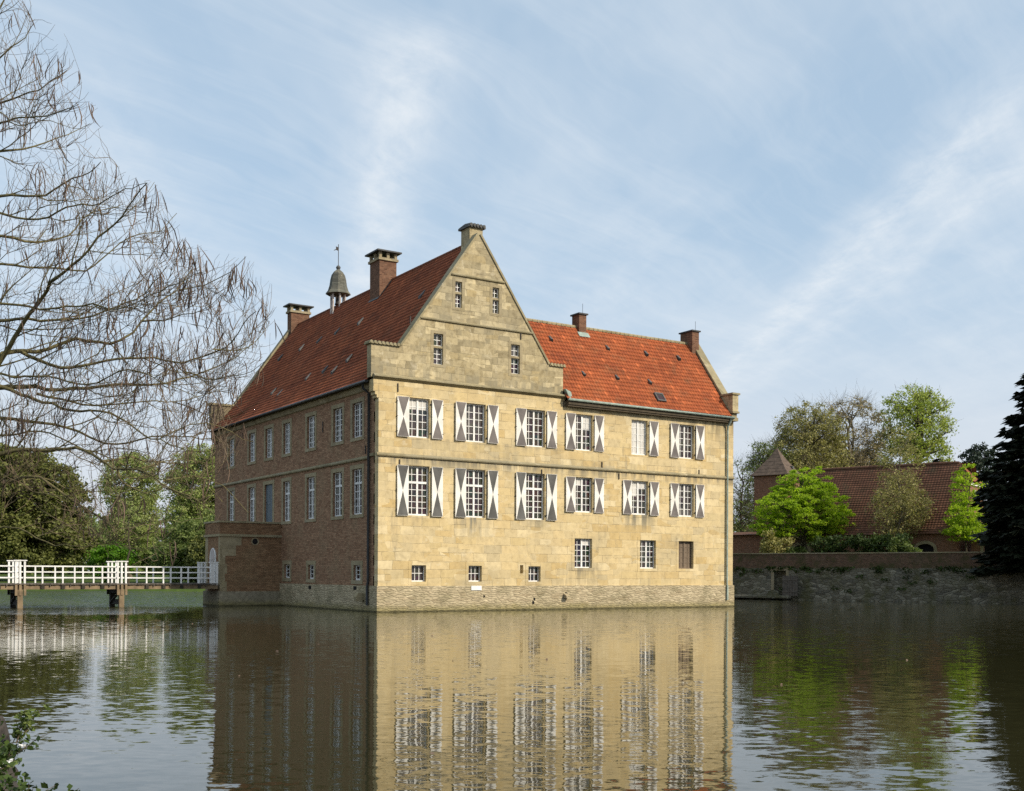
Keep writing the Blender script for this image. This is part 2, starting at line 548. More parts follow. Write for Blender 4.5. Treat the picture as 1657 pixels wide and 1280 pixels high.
M['gable_stone'] = ashlar('weathered_gable_stone', [(0.26, 0.215, 0.13), (0.47, 0.39, 0.24), (0.34, 0.28, 0.165), (0.55, 0.46, 0.285), (0.29, 0.245, 0.155), (0.42, 0.33, 0.175)],
                          (0.20, 0.17, 0.11), rowh=0.40, bw=0.86, joint=0.85, weather=0.5, rough=2.2, streaks=[(13.7, 12.6, -1, 13, 0.8, (0.25, 0.22, 0.15)), (17.2, 15.9, -1, 13, 0.5, (0.27, 0.235, 0.16)), (19.6, 18.6, -1, 13, 0.4, (0.27, 0.235, 0.16))])
M['rear_stone'] = ashlar('dark_rear_stone', [(0.13, 0.105, 0.07), (0.18, 0.145, 0.095)], (0.08, 0.065, 0.045), rowh=0.4, bw=0.8)
M['trim_stone'] = ashlar('mossy_trim_stone', [(0.25, 0.215, 0.13), (0.34, 0.29, 0.18), (0.22, 0.19, 0.115)], (0.12, 0.10, 0.06), rowh=2.0, bw=1.1, joint=0.5, weather=0.7)
M['surround'] = ashlar('window_surround_stone', [(0.30, 0.25, 0.15), (0.36, 0.30, 0.19), (0.27, 0.22, 0.135)], (0.15, 0.12, 0.07), rowh=0.6, bw=0.8, joint=0.4, weather=0.5)
M['brick'] = bricks('dark_red_brick', (0.225, 0.122, 0.072), (0.385, 0.235, 0.142), (0.15, 0.122, 0.08), patch=(0.30, 0.222, 0.132), rh=0.095, bw=0.3)
M['porch_brick'] = bricks('ochre_red_brick', (0.195, 0.108, 0.058), (0.335, 0.205, 0.115), (0.13, 0.105, 0.064), patch=(0.265, 0.195, 0.108), rh=0.095, bw=0.3)
M['chimney_brick'] = bricks('chimney_brick', (0.11, 0.050, 0.032), (0.22, 0.115, 0.072), (0.17, 0.14, 0.10), patch=(0.17, 0.12, 0.07))
M['barn_brick'] = bricks('barn_brick', (0.19, 0.085, 0.05), (0.30, 0.15, 0.09), (0.2, 0.16, 0.115), local=True, patch=(0.2, 0.15, 0.1))
M['wall_brick'] = bricks('garden_wall_brick', (0.10, 0.060, 0.040), (0.18, 0.112, 0.072), (0.13, 0.11, 0.08), local=True, moss=0.7, patch=(0.13, 0.105, 0.07))
M['plinth'] = rubble('rubble_plinth', [(0.42, 0.35, 0.225), (0.52, 0.435, 0.29), (0.46, 0.38, 0.25), (0.56, 0.47, 0.315), (0.40, 0.32, 0.205)], (0.33, 0.27, 0.175), sx=1.9, sz=8.5, moss=0.35)
M['porch_plinth'] = rubble('smooth_porch_plinth', [(0.29, 0.25, 0.18), (0.32, 0.28, 0.20), (0.27, 0.235, 0.17)], (0.24, 0.2, 0.14), sx=0.9, sz=1.2, moss=0.35)
M['wall_rubble'] = rubble('garden_wall_rubble', [(0.12, 0.11, 0.08), (0.21, 0.195, 0.15), (0.15, 0.14, 0.105), (0.30, 0.28, 0.22), (0.11, 0.105, 0.085)], (0.05, 0.045, 0.03), sx=2.0, sz=4.6, moss=0.75, local=True, algae=False)
M['tiles_main'] = tiles('old_brown_red_pantiles', [(0.1, (0.18, 0.058, 0.032)), (0.45, (0.29, 0.090, 0.043)), (0.75, (0.36, 0.115, 0.052)), (1.0, (0.235, 0.095, 0.056))], (0.10, 0.07, 0.045), 0.45)
M['tiles_wing'] = tiles('orange_red_pantiles', [(0.1, (0.23, 0.062, 0.028)), (0.40, (0.34, 0.090, 0.034)), (0.72, (0.41, 0.115, 0.042)), (1.0, (0.29, 0.105, 0.055))], (0.155, 0.080, 0.042), 0.65)
M['tiles_barn'] = tiles('dark_barn_tiles', [(0.1, (0.115, 0.058, 0.038)), (0.5, (0.155, 0.074, 0.047)), (1.0, (0.185, 0.092, 0.057))], (0.075, 0.062, 0.036), 0.85, 0.25)
M['tiles_orange'] = tiles('sunlit_hip_tiles', [(0.1, (0.42, 0.12, 0.05)), (1.0, (0.55, 0.20, 0.09))], (0.3, 0.13, 0.07), 0.3)  # bright copy of the barn tiles, sunlight on the hip end put into the colour
M['white'] = plain('white_paint', (0.78, 0.77, 0.74), 0.55, 0.12, 2.2)
M['shutter_white'] = plain('shutter_cream_paint', (0.78, 0.755, 0.69), 0.6, 0.14, 1.6)
M['shutter_grey'] = plain('shutter_brown_grey_paint', (0.155, 0.135, 0.125), 0.6, 0.22, 1.6)
M['shutter_dark'] = plain('shutter_slate_grey_paint', (0.100, 0.097, 0.090), 0.6, 0.25, 1.6)
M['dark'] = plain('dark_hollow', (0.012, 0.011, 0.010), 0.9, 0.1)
M['iron'] = plain('rusty_iron', (0.05, 0.04, 0.033), 0.7, 0.2)
M['lead'] = plain('weathered_lead', (0.10, 0.10, 0.095), 0.6, 0.2, 4.0)
M['copper'] = plain('green_grey_zinc', (0.30, 0.36, 0.31), 0.5, 0.2, 4.0)
M['pipe_dark'] = plain('dark_downpipe', (0.035, 0.035, 0.035), 0.5, 0.2, 3.0)
M['soffit'] = plain('shaded_eave_board', (0.085, 0.066, 0.042), 0.85, 0.25, 3.0)  # boards darkened, the shadow under the eaves put into their colour
M['timber'] = plain('oak_beam', (0.24, 0.175, 0.105), 0.85, 0.25, 2.5)
M['timber_dark'] = plain('wet_dark_timber', (0.045, 0.038, 0.028), 0.8, 0.25, 3.0)
M['timber_grey'] = plain('grey_weathered_timber', (0.13, 0.112, 0.092), 0.85, 0.25, 4.0)
M['door_blue'] = plain('slate_blue_door', (0.085, 0.115, 0.135), 0.5, 0.12, 3.0)
M['post_white'] = plain('turret_pale_posts', (0.50, 0.44, 0.40), 0.8, 0.2, 4.0)
M['blind'] = plain('pale_blind', (0.60, 0.58, 0.54), 0.8, 0.08, 3.0)
M['boarded'] = plain('brown_boarded_light', (0.17, 0.125, 0.085), 0.6, 0.1, 3.0)
M['slate'] = ashlar('turret_slates', [(0.09, 0.09, 0.078), (0.15, 0.15, 0.125), (0.115, 0.11, 0.095)], (0.06, 0.06, 0.05), rowh=0.13, bw=0.2, joint=0.8, weather=0.3)


M['tower_tile'] = plain('old_brown_tower_tiles', (0.125, 0.090, 0.066), 0.9, 0.25, 3.0)


def glassmat():
    m, t = mat('old_window_glass')
    pos = t.n('ShaderNodeNewGeometry').outputs['Position']
    nz = t.noise(pos, 1.7, 2.0).outputs[0]
    cell = t.n('ShaderNodeTexVoronoi', {'Vector': pos, 'Scale': 3.0}).outputs['Color']
    c = t.mix(0.6, t.ramp(nz, [(0.35, (0.012, 0.009, 0.008)), (0.7, (0.05, 0.032, 0.024))]), t.mix(1.0, cell, (0.06, 0.045, 0.035), 'MULTIPLY'))
    orn = t.n('ShaderNodeObjectInfo').outputs['Random']
    c = t.mix(t.mr(orn, 0.45, 1.0, 0.0, 0.55), c, t.ramp(nz, [(0.4, (0.03, 0.028, 0.028)), (0.65, (0.16, 0.155, 0.15))]))  # some panes paler, a sky reflection put into the glass colour
    bn = t.n('ShaderNodeBump', {'Height': t.noise(pos, 2.5, 2.0).outputs[0], 'Distance': 0.012, 'Strength': 1.0}).outputs[0]
    out(t, pbsdf(t, c, 0.06, bn, 0.5))
    return m


M['glass'] = glassmat()


def watermat():
    m, t = mat('moat_water')
    pos = t.n('ShaderNodeNewGeometry').outputs['Position']
    x, y, z = t.sep(pos)
    # axes right / ahead of the viewer, so wind ripples lie across the moat
    a = t.m('SUBTRACT', t.m('MULTIPLY', x, RX), t.m('MULTIPLY', y, RY))
    b = t.m('ADD', t.m('MULTIPLY', x, RY), t.m('MULTIPLY', y, RX))
    n_a = t.noise(t.xyz(t.m('MULTIPLY', a, 0.55), b, 0.0), 7.5, 3.0, 0.55, 0.2)
    n_b = t.noise(t.xyz(t.m('MULTIPLY', a, 0.55), t.m('ADD', b, 31.0), 0.0), 2.6, 2.0, 0.5, 0.2)
    ax, ay, _ = t.sep(n_a.outputs['Color'])
    bx, by, _ = t.sep(n_b.outputs['Color'])
    # gusts: patches of livelier and calmer water
    gust = t.noise(t.xyz(t.m('MULTIPLY', a, 0.8), t.m('MULTIPLY', b, 0.55), 3.0), 0.10, 3.0, 0.5).outputs[0]
    g = t.mr(gust, 0.38, 0.64, 0.28, 1.15, True)
    # open, windier water on the bridge side; lee under the garden wall and the house
    lee = t.mr(a, -16.0, -9.0, 1.0, 0.0, True)
    lee = t.m('MULTIPLY', lee, t.m('ADD', t.mr(b, -26.0, -12.0, 0.15, 1.3, True), t.mr(b, -7.0, 0.0, 0.0, 26.0, True)))
    g = t.m('ADD', t.m('MULTIPLY', g, t.mr(b, -52.0, -36.0, 0.55, 1.0, True)), lee)
    k1 = t.m('MULTIPLY', g, 0.165)
    k2 = t.m('MULTIPLY', g, 0.050)
    sx = t.m('ADD', t.m('MULTIPLY', t.m('SUBTRACT', ax, 0.5), t.m('MULTIPLY', k1, 0.22)), t.m('MULTIPLY', t.m('SUBTRACT', bx, 0.5), t.m('MULTIPLY', k2, 0.3)))
    sy = t.m('ADD', t.m('MULTIPLY', t.m('SUBTRACT', ay, 0.5), k1), t.m('MULTIPLY', t.m('SUBTRACT', by, 0.5), k2))
    # back to world axes
    nx = t.m('ADD', t.m('MULTIPLY', sx, RX), t.m('MULTIPLY', sy, RY))
    ny = t.m('SUBTRACT', t.m('MULTIPLY', sy, RX), t.m('MULTIPLY', sx, RY))
    nrm = t.n('ShaderNodeVectorMath', {0: t.xyz(nx, ny, 1.0)}, operation='NORMALIZE').outputs[0]
    big = t.noise(pos, 0.08, 3.0).outputs[0]
    c = t.ramp(big, [(0.35, (0.026, 0.025, 0.010)), (0.65, (0.034, 0.032, 0.013))])
    out(t, pbsdf(t, c, 0.02, nrm, 0.5, IOR=1.5))
    return m


M['water'] = watermat()


def grassmat(name, a, b, scale=3.0):
    m, t = mat(name)
    pos = t.n('ShaderNodeNewGeometry').outputs['Position']
    nz = t.noise(pos, scale, 6.0, 0.7).outputs[0]
    nb = t.noise(pos, 0.08, 3.0).outputs[0]
    c = t.mix(1.0, t.ramp(nz, [(0.3, a), (0.7, b)]), t.ramp(nb, [(0.3, (0.8, 0.8, 0.8)), (0.7, (1.15, 1.12, 1.0))]), 'MULTIPLY')
    out(t, pbsdf(t, c, 0.95, bump(t, nz, 0.06, 0.8), 0.1))
    return m


M['lawn'] = grassmat('lawn_grass', (0.042, 0.072, 0.016), (0.080, 0.118, 0.026), 1.2)
M['terrace'] = grassmat('terrace_grass', (0.04, 0.06, 0.015), (0.08, 0.10, 0.03), 2.0)
M['soil'] = grassmat('bank_soil', (0.03, 0.026, 0.014), (0.055, 0.06, 0.02), 5.0)
M['rock'] = plain('bank_stone', (0.060, 0.052, 0.046), 0.9, 0.38, 9.0)
M['bark'] = barkmat('tree_bark', (0.05, 0.042, 0.028), (0.11, 0.095, 0.065))
M['bark_pale'] = barkmat('pale_bark', (0.10, 0.085, 0.06), (0.19, 0.165, 0.115))
M['bark_moss'] = barkmat('mossy_bark', (0.085, 0.074, 0.038), (0.20, 0.175, 0.08))
M['twig'] = barkmat('twig_bark', (0.095, 0.070, 0.048), (0.20, 0.155, 0.105))
M['pod'] = leafmat('seed_pod_skin', (0.040, 0.028, 0.024), (0.20, 0.135, 0.095), 0.05, 0.7)
M['leaf_maple'] = leafmat('fresh_maple_leaf', (0.22, 0.33, 0.020), (0.41, 0.52, 0.040), 0.55)
M['leaf_oak'] = leafmat('young_oak_leaf', (0.23, 0.29, 0.055), (0.40, 0.44, 0.11), 0.4)
M['leaf_olive'] = leafmat('olive_bud', (0.21, 0.20, 0.075), (0.36, 0.325, 0.125), 0.3)
M['leaf_russet'] = leafmat('russet_bud', (0.26, 0.21, 0.12), (0.40, 0.325, 0.185), 0.3)
M['leaf_dark'] = leafmat('yew_needle', (0.070, 0.085, 0.020), (0.165, 0.175, 0.045), 0.15)
M['leaf_spruce'] = leafmat('spruce_needle', (0.006, 0.009, 0.004), (0.017, 0.022, 0.009), 0.08)
M['leaf_blue'] = leafmat('far_pine_needle', (0.025, 0.04, 0.03), (0.055, 0.075, 0.05), 0.1)
M['leaf_hedge'] = leafmat('hedge_leaf', (0.015, 0.03, 0.008), (0.07, 0.11, 0.02), 0.2)
M['leaf_bright'] = leafmat('bright_shrub_leaf', (0.07, 0.17, 0.012), (0.13, 0.26, 0.02), 0.4)
M['leaf_pale'] = leafmat('pale_spring_leaf', (0.22, 0.28, 0.085), (0.38, 0.42, 0.15), 0.35)  # spring green lightened further, distance haze put into the leaf colour
M['leaf_mid'] = leafmat('mid_green_leaf', (0.09, 0.13, 0.035), (0.20, 0.245, 0.075), 0.3)
M['petal'] = plain('white_petal', (0.75, 0.74, 0.72), 0.6, 0.05)

# ------------------------------------------------------------------ setting
# water
mb = MB()
mb.face([W(-420, -60, 0), W(420, -60, 0), W(420, 135, 0), W(-420, 135, 0)])
tag(mb.build('water', M['water']), kind='structure')

# far lawn: bank rises from the water and runs back to the horizon
rng = np.random.default_rng(5)


def strip(name, lines, m_, kind='structure'):
    n = len(lines[0])
    V, Fc = [], []
    for ln in lines:
        V += [W(*p) for p in ln]
    for i in range(len(lines) - 1):
        for j in range(n - 1):
            Fc.append((i * n + j, i * n + j + 1, (i + 1) * n + j + 1, (i + 1) * n + j))
    o = np_mesh(name, V, Fc, m_, smooth=True)
    return tag(o, kind=kind)


xs = np.linspace(-420, 30, 120)
wv = np.cumsum(rng.normal(0, 0.25, 120))
wv -= np.linspace(wv[0], wv[-1], 120)
strip('lawn', [[(x, 121 + q + d_, z) for x, q in zip(xs, wv)] for d_, z in ((-1.0, -0.6), (0.2, 0.05), (1.2, 0.45), (6, 0.62), (30, 0.8), (90, 1.4))] +
      [[(x * 6, 900, 2.0) for x in xs], [(x * 12, 3500, 2.0) for x in xs]], M['lawn'])

# garden terrace behind the retaining wall
WA, WB = (6.0, 108.3), (64.0, 65.7)
DX, DY = 0.806, -0.592          # along the garden wall and the barn, viewer's frame
BX, BY = 0.592, 0.806           # straight back from it
strip('terrace', [[(WA[0] + 0.25 * BX + s * (WB[0] - WA[0]), WA[1] + 0.25 * BY + s * (WB[1] - WA[1]), 3.0) for s in np.linspace(0, 1, 30)],
                  [(WA[0] + s * 90, 135 - s * 40, 3.05) for s in np.linspace(0, 1, 30)],
                  [(8 + s * 700, 420, 3.4) for s in np.linspace(0, 1, 30)], [(8 + s * 6000, 3400, 3.4) for s in np.linspace(0, 1, 30)]], M['terrace'])

# near bank on which the photographer stands
edge = [(-60, 34), (-34, 29.5), (-20, 25), (-12.6, 20.6), (-9.4, 17.6), (-6.75, 14.3), (-5.55, 12.2), (-4.75, 10.5), (-4.15, 9.3), (-3.3, 7.8), (-1.8, 5.2), (0.8, 3.4), (6, 2.2), (20, 1.4), (60, 0)]
ev = [Vector(p) for p in edge]


def off(i, d_):
    a_, b_ = ev[max(i - 1, 0)], ev[min(i + 1, len(ev) - 1)]
    t_ = (b_ - a_).normalized()
    n_ = Vector((-t_.y, t_.x))
    p = ev[i] - n_ * d_ if n_.y > 0 else ev[i] + n_ * d_
    return p


lines = []
for d_, z in ((-0.12, -0.6), (-0.02, 0.12), (0.18, 0.34), (0.6, 0.42), (1.8, 0.48), (5, 0.5)):
    lines.append([(off(i, d_).x, off(i, d_).y, z) for i in range(len(ev))])
lines.append([(p[0] * 1.4, -30 if k_ > 3 else -20, 0.55) for k_, p in enumerate(edge)])
strip('bank', lines, M['soil'])

# ------------------------------------------------------------------ the house
house = empty('moated_house', (0, 0, 0), label='large sandstone and brick manor house with red roofs standing in the moat', cat='manor house')


def fR(u, z, d):
    return (u, d, z)


def fL(u, z, d):
    return (d, u, z)


def panel(mb, fn, u0, u1, z0, z1, holes, depth=0.24, mi=0):
    us = sorted({u0, u1, *[h[0] for h in holes], *[h[1] for h in holes]})
    zs = sorted({z0, z1, *[h[2] for h in holes], *[h[3] for h in holes]})
    us = [u for u in us if u0 <= u <= u1]
    zs = [z for z in zs if z0 <= z <= z1]
    for i in range(len(us) - 1):
        for j in range(len(zs) - 1):
            cu, cz = (us[i] + us[i + 1]) / 2, (zs[j] + zs[j + 1]) / 2
            if any(h[0] < cu < h[1] and h[2] < cz < h[3] for h in holes):
                continue
            mb.face([fn(us[i], zs[j], 0), fn(us[i + 1], zs[j], 0), fn(us[i + 1], zs[j + 1], 0), fn(us[i], zs[j + 1], 0)], mi)
    for (a, b, c, d) in holes:
        reveal(mb, fn, a, b, c, d, depth, mi)


def reveal(mb, fn, a, b, c, d, depth, mi=0):
    for (p, q) in (((a, c), (b, c)), ((b, c), (b, d)), ((b, d), (a, d)), ((a, d), (a, c))):
        mb.face([fn(*p, 0), fn(*q, 0), fn(*q, depth), fn(*p, depth)], mi)


def fbox(mb, fn, u0, u1, z0, z1, d0, d1, mi=0):
    a, b = fn(u0, z0, d0), fn(u1, z1, d1)
    mb.box(min(a[0], b[0]), min(a[1], b[1]), min(a[2], b[2]), max(a[0], b[0]), max(a[1], b[1]), max(a[2], b[2]), mi)


def window(fn, u0, u1, z0, z1, cols, rows, transom=None, mull=True, d=0.16, fw=0.07, parent=house, surround=None, blind=None, glass='glass'):
    """painted casement set back in its opening; child panes, stone surround and blind"""
    mb = MB()
    fbox(mb, fn, u0, u0 + fw, z0, z1, d, d + 0.08)
    fbox(mb, fn, u1 - fw, u1, z0, z1, d, d + 0.08)
    fbox(mb, fn, u0 + fw, u1 - fw, z0, z0 + fw * 1.3, d - 0.01, d + 0.08)
    fbox(mb, fn, u0 + fw, u1 - fw, z1 - fw, z1, d, d + 0.08)
    zi0, zi1 = z0 + fw * 1.3, z1 - fw
    ui0, ui1 = u0 + fw, u1 - fw
    uc = (u0 + u1) / 2
    secs = [(zi0, zi1, rows)]
    if transom:
        zt, r2 = transom
        fbox(mb, fn, ui0, ui1, zt - 0.06, zt + 0.06, d - 0.015, d + 0.08)
        secs = [(zi0, zt - 0.06, rows), (zt + 0.06, zi1, r2)]
    lights = [(ui0, ui1, cols)]
    if mull:
        for (za, zb, _) in secs:
            fbox(mb, fn, uc - 0.055, uc + 0.055, za, zb, d - 0.005, d + 0.08)
        lights = [(ui0, uc - 0.055, cols // 2), (uc + 0.055, ui1, cols // 2)]
    bar = 0.017
    for (za, zb, nr) in secs:
        for (ua, ub, nc) in lights:
            for k in range(1, nc):
                u = ua + (ub - ua) * k / nc
                fbox(mb, fn, u - bar, u + bar, za, zb, d + 0.025, d + 0.06)
            for k in range(1, nr):
                z = za + (zb - za) * k / nr
                for q in range(nc):
                    fbox(mb, fn, ua + (ub - ua) * q / nc + bar * (q > 0), ua + (ub - ua) * (q + 1) / nc - bar * (q < nc - 1), z - bar, z + bar, d + 0.027, d + 0.058)
    w_ = mb.build('window', M['white'] if glass != 'boarded' else M['boarded'], parent)
    g = MB()
    g.face([fn(u0 + 0.01, z0 + 0.01, d + 0.05), fn(u1 - 0.01, z0 + 0.01, d + 0.05), fn(u1 - 0.01, z1 - 0.01, d + 0.05), fn(u0 + 0.01, z1 - 0.01, d + 0.05)])
    g.build('pane', M[glass], w_)
    if blind:
        bmb = MB()
        for (a, b, c, e) in blind:
            ua, ub, za, zb = u0 + (u1 - u0) * a, u0 + (u1 - u0) * b, z0 + (z1 - z0) * c, z0 + (z1 - z0) * e
            bmb.face([fn(ua, za, d + 0.047), fn(ub, za, d + 0.047), fn(ub, zb, d + 0.047), fn(ua, zb, d + 0.047)])
        bmb.build('blind', M['blind'], w_)
    if surround:
        s, pr = surround
        sb = MB()
        fbox(sb, fn, u0 - s, u0 - 0.002, z0, z1, -pr, 0.05)
        fbox(sb, fn, u1 + 0.002, u1 + s, z0, z1, -pr, 0.05)
        fbox(sb, fn, u0 - s - 0.03, u1 + s + 0.03, z1 + 0.002, z1 + s * 0.95, -pr - 0.003, 0.05)
        fbox(sb, fn, u0 - s, u1 + s, z0 - s * 0.8, z0 - 0.002, -pr - 0.02, 0.05)
        sb.build('stone_surround', M['surround'], w_)
    return w_


UP = [(1.78, 3.09), (5.37, 6.68), (9.39, 10.74), (12.88, 14.20), (17.18, 18.46), (20.96, 22.28)]
LOWL = UP[:3]
LOWR = [(12.89, 14.22), (17.18, 18.52), (20.98, 22.30)]
BS = [(2.02, 2.90), (5.60, 6.46), (9.62, 10.46)]
BT = [(12.91, 14.19), (17.89, 19.15), (21.03, 22.27)]
holesR = [(a, b, 9.45, 11.60) for a, b in UP] + [(a, b, 5.22, 7.91) for a, b in LOWL] + [(a, b, 5.76, 7.85) for a, b in LOWR] + \
         [(a, b, 1.63, 2.52) for a, b in BS] + [(a, b, 2.45, 4.20) for a, b in BT] + [(9.04, 9.27, 2.1, 2.58)]
XE, YE, YW = 25.7, 27.1, 7.4     # east end of the wing, back of the main block, back of the wing
front = MB()
panel(front, fR, 0, XE, 1.38, 12.2, holesR)
panel(front, fR, 0, 12.15, 12.2, 12.5, [])
front.face([fR(9.04, 2.1, 0.24), fR(9.27, 2.1, 0.24), fR(9.27, 2.58, 0.24), fR(9.04, 2.58, 0.24)])
# east end, back and inner court sides (out of the photo)
front.face([(XE, 0, 1.38), (XE, YW, 1.38), (XE, YW, 12.6), (XE, 0, 12.6)])
front.face([(12.15, YW, 1.38), (XE, YW, 1.38), (XE, YW, 12.4), (12.15, YW, 12.4)])
front.face([(12.15, YW, 1.38), (12.15, YE, 1.38), (12.15, YE, 12.4), (12.15, YW, 12.4)])
front.face([(0, YE, 1.38), (12.15, YE, 1.38), (12.15, YE, 12.4), (0, YE, 12.4)])
# corner quoin return on the side facade
for z0, z1, q in [(1.38 + i * 0.55, 1.38 + (i + 1) * 0.55, 0.42 if i % 2 else 0.55) for i in range(20)]:
    front.face([(0, 0, z0), (0, q, z0), (0, q, min(z1, 12.3)), (0, 0, min(z1, 12.3))])
front.build('sandstone_wall', M['ashlar'], house)

LW = [(1.98, 3.26), (4.60, 5.88), (8.55, 9.75), (12.43, 13.58), (15.52, 16.75), (18.72, 19.92), (22.92, 24.10)]
holesL = [(a, b, 9.56, 11.48) for a, b in LW] + [(a, b, 5.31, 7.82) for i, (a, b) in enumerate(LW) if i != 4] + [(15.40, 16.85, 5.25, 7.82)] + \
         [(2.12, 3.02, 1.68, 2.52), (8.60, 9.48, 1.70, 2.56), (12.39, 13.36, 1.74, 2.60)]
side = MB()
panel(side, fL, 0.42, YE, 1.38, 12.3, [h for h in holesL], 0.2)
side.build('brick_wall', M['brick'], house)
for i, (a, b) in enumerate(LW):
    window(fL, a, b, 9.56, 11.48, 4, 6, d=0.13, surround=(0.24, 0.025), fw=0.06)
    if i != 4:
        window(fL, a, b, 5.31, 7.82, 4, 4, transom=(7.05, 2), d=0.13, surround=(0.24, 0.025), fw=0.06)
for (a, b, c, e) in holesL[-3:]:
    window(fL, a, b, c, e, 2, 3, mull=False, d=0.13, surround=(0.26, 0.025))
db = MB()
fbox(db, fL, 15.40, 16.85, 5.25, 7.82, 0.10, 0.16)
for k in range(5):
    fbox(db, fL, 15.46 + k * 0.27, 15.70 + k * 0.27, 5.35, 7.70, 0.08, 0.10)
dr = db.build('terrace_door', M['door_blue'], house)
sb = MB()
fbox(sb, fL, 15.14, 15.398, 5.25, 7.82, -0.025, 0.05)
fbox(sb, fL, 16.852, 17.10, 5.25, 7.82, -0.025, 0.05)
fbox(sb, fL, 15.1, 17.13, 7.822, 8.06, -0.028, 0.05)
sb.build('stone_surround', M['surround'], dr)

bl = {0: [(0.05, 0.95, 0.72, 0.95)], 3: [(0.5, 0.95, 0.62, 0.96)], 4: [(0.04, 0.96, 0.05, 0.96)]}
for i, (a, b) in enumerate(UP):
    window(fR, a, b, 9.45, 11.60, 4, 5, d=0.19, blind=bl.get(i))
for i, (a, b) in enumerate(LOWL):
    window(fR, a, b, 5.22, 7.91, 4, 5, transom=(7.02, 2), d=0.19)
for i, (a, b) in enumerate(LOWR):
    window(fR, a, b, 5.76, 7.85, 4, 5, d=0.19, blind={0: [(0.04, 0.5, 0.78, 0.96)], 1: [(0.04, 0.5, 0.55, 0.96), (0.5, 0.96, 0.80, 0.96)]}.get(i))
for a, b in BS:
    window(fR, a, b, 1.63, 2.52, 3, 2, mull=False, d=0.20, fw=0.05)
for i, (a, b) in enumerate(BT):
    window(fR, a, b, 2.45, 4.20, 4, 5, d=0.18, fw=0.05, glass='boarded' if i == 2 else 'glass', blind=[(0.5, 0.96, 0.78, 0.96)] if i == 0 else None)
# dressed margins round the basement lights, almost flush
for (a, b, c, e) in [(a, b, 1.63, 2.52) for a, b in BS] + [(a, b, 2.45, 4.20) for a, b in BT]:
    sb = MB()
    fbox(sb, fR, a - 0.2, a - 0.002, c - 0.18, e + 0.2, -0.012, 0.03)
    fbox(sb, fR, b + 0.002, b + 0.2, c - 0.18, e + 0.2, -0.012, 0.03)
    fbox(sb, fR, a - 0.002, b + 0.002, e + 0.002, e + 0.2, -0.012, 0.03)
    fbox(sb, fR, a - 0.002, b + 0.002, c - 0.18, c - 0.002, -0.016, 0.03)
    sb.build('stone_margin', M['ashlar'], house)


SHR = random.Random(8)


def shutter(u0, u1, z0, z1, dark):
    """board shutter folded back on the wall, painted with an hourglass of dark triangles"""
    j0, j1, jz = SHR.uniform(0, 0.045), SHR.uniform(0, 0.045), SHR.uniform(-0.012, 0.012)
    t0, t1 = -0.085, -0.03
    z0, z1 = z0 + jz, z1 + jz
    mb = MB()

    def fR(u, z, d):
        return (u, d - (j0 if u < (u0 + u1) / 2 else j1), z)
    uc, zm = (u0 + u1) / 2, (z0 + z1) / 2
    e = 0.012
    a, b, c, d = (u0 + e, z0 + e), (u1 - e, z0 + e), (u1 - e, z1 - e), (u0 + e, z1 - e)
    m_ = (uc, zm)
    mb.face([fR(*a, t0), fR(*b, t0), fR(*m_, t0)], 1)
    mb.face([fR(*c, t0), fR(*d, t0), fR(*m_, t0)], 1)
    mb.face([fR(*b, t0), fR(*c, t0), fR(*m_, t0)])
    mb.face([fR(*d, t0), fR(*a, t0), fR(*m_, t0)])
    o = [(u0, z0), (u1, z0), (u1, z1), (u0, z1)]
    ins = [a, b, c, d]
    for k in range(4):
        q = (k + 1) % 4
        mb.face([fR(*o[k], t0), fR(*o[q], t0), fR(*ins[q], t0), fR(*ins[k], t0)])
        mb.face([fR(*o[k], t0), fR(*o[k], t1), fR(*o[q], t1), fR(*o[q], t0)])
    mb.face([fR(*p, t1) for p in reversed(o)])
    s = mb.build('shutter', [M['shutter_white'], M[dark]], house)
    return s


def shutters(a, b, z0, z1, dark, left=True):
    w_ = 0.69
    for u0, sd_ in (((a - w_ - 0.01, -1),) if left else ()) + ((b + 0.10, 1),):
        s_ = shutter(u0, u0 + w_, z0, z1, dark)
        o_ = u0 if sd_ < 0 else u0 + w_
        for z in (z0 + 0.28, z1 - 0.28, (z0 + z1) / 2):
            MB().box(o_ - 0.04, -0.10, z - 0.015, o_ + 0.04, -0.005, z + 0.015).build('catch', M['iron'], s_)
        if sd_ > 0:
            for z in (z0 + 0.28, z1 - 0.28):
                MB().box(u0 - 0.07, -0.092, z - 0.03, u0 + 0.02, -0.004, z + 0.03).build('hinge', M['iron'], s_)


for i, (a, b) in enumerate(UP):
    shutters(a, b, 9.45, 11.60, 'shutter_grey', left=(i != 4))
for a, b in LOWL:
    shutters(a, b, 5.20, 7.91, 'shutter_dark')
for a, b in LOWR:
    shutters(a, b, 5.75, 7.84, 'shutter_grey')

# plinth, string courses, cornice
pl = MB()
pl.box(-0.09, -0.09, -1.2, XE + 0.06, YW + 0.1, 1.40)
pl.box(-0.088, 0.0, -1.2, 12.25, YE + 0.1, 1.395)
pl.build('plinth', M['plinth'], house)
st = MB()
prof = [(0, 0), (-0.10, 0.03), (-0.13, 0.09), (-0.11, 0.15), (0, 0.22)]
st.prism([(q, z) for q, z in prof], -0.13, XE, lambda q, z, t_: (t_, q - 0.001, 8.30 + z))
st.prism([(q, z) for q, z in prof], 1.15, YE, lambda q, z, t_: (q - 0.001, t_, 8.22 + z))
st.box(-0.10, 0.45, 8.36, 0.0, 1.15, 8.52)
st.build('string_course', M['trim_stone'], house)
co = MB()
cp = [(0, 0), (-0.08, 0.05), (-0.20, 0.13), (-0.20, 0.20), (0, 0.30)]
co.prism(cp, -0.34, 12.2, lambda q, z, t_: (t_, q - 0.001, 12.40 + z))
co.build('cornice', M['trim_stone'], house)
cs = MB()
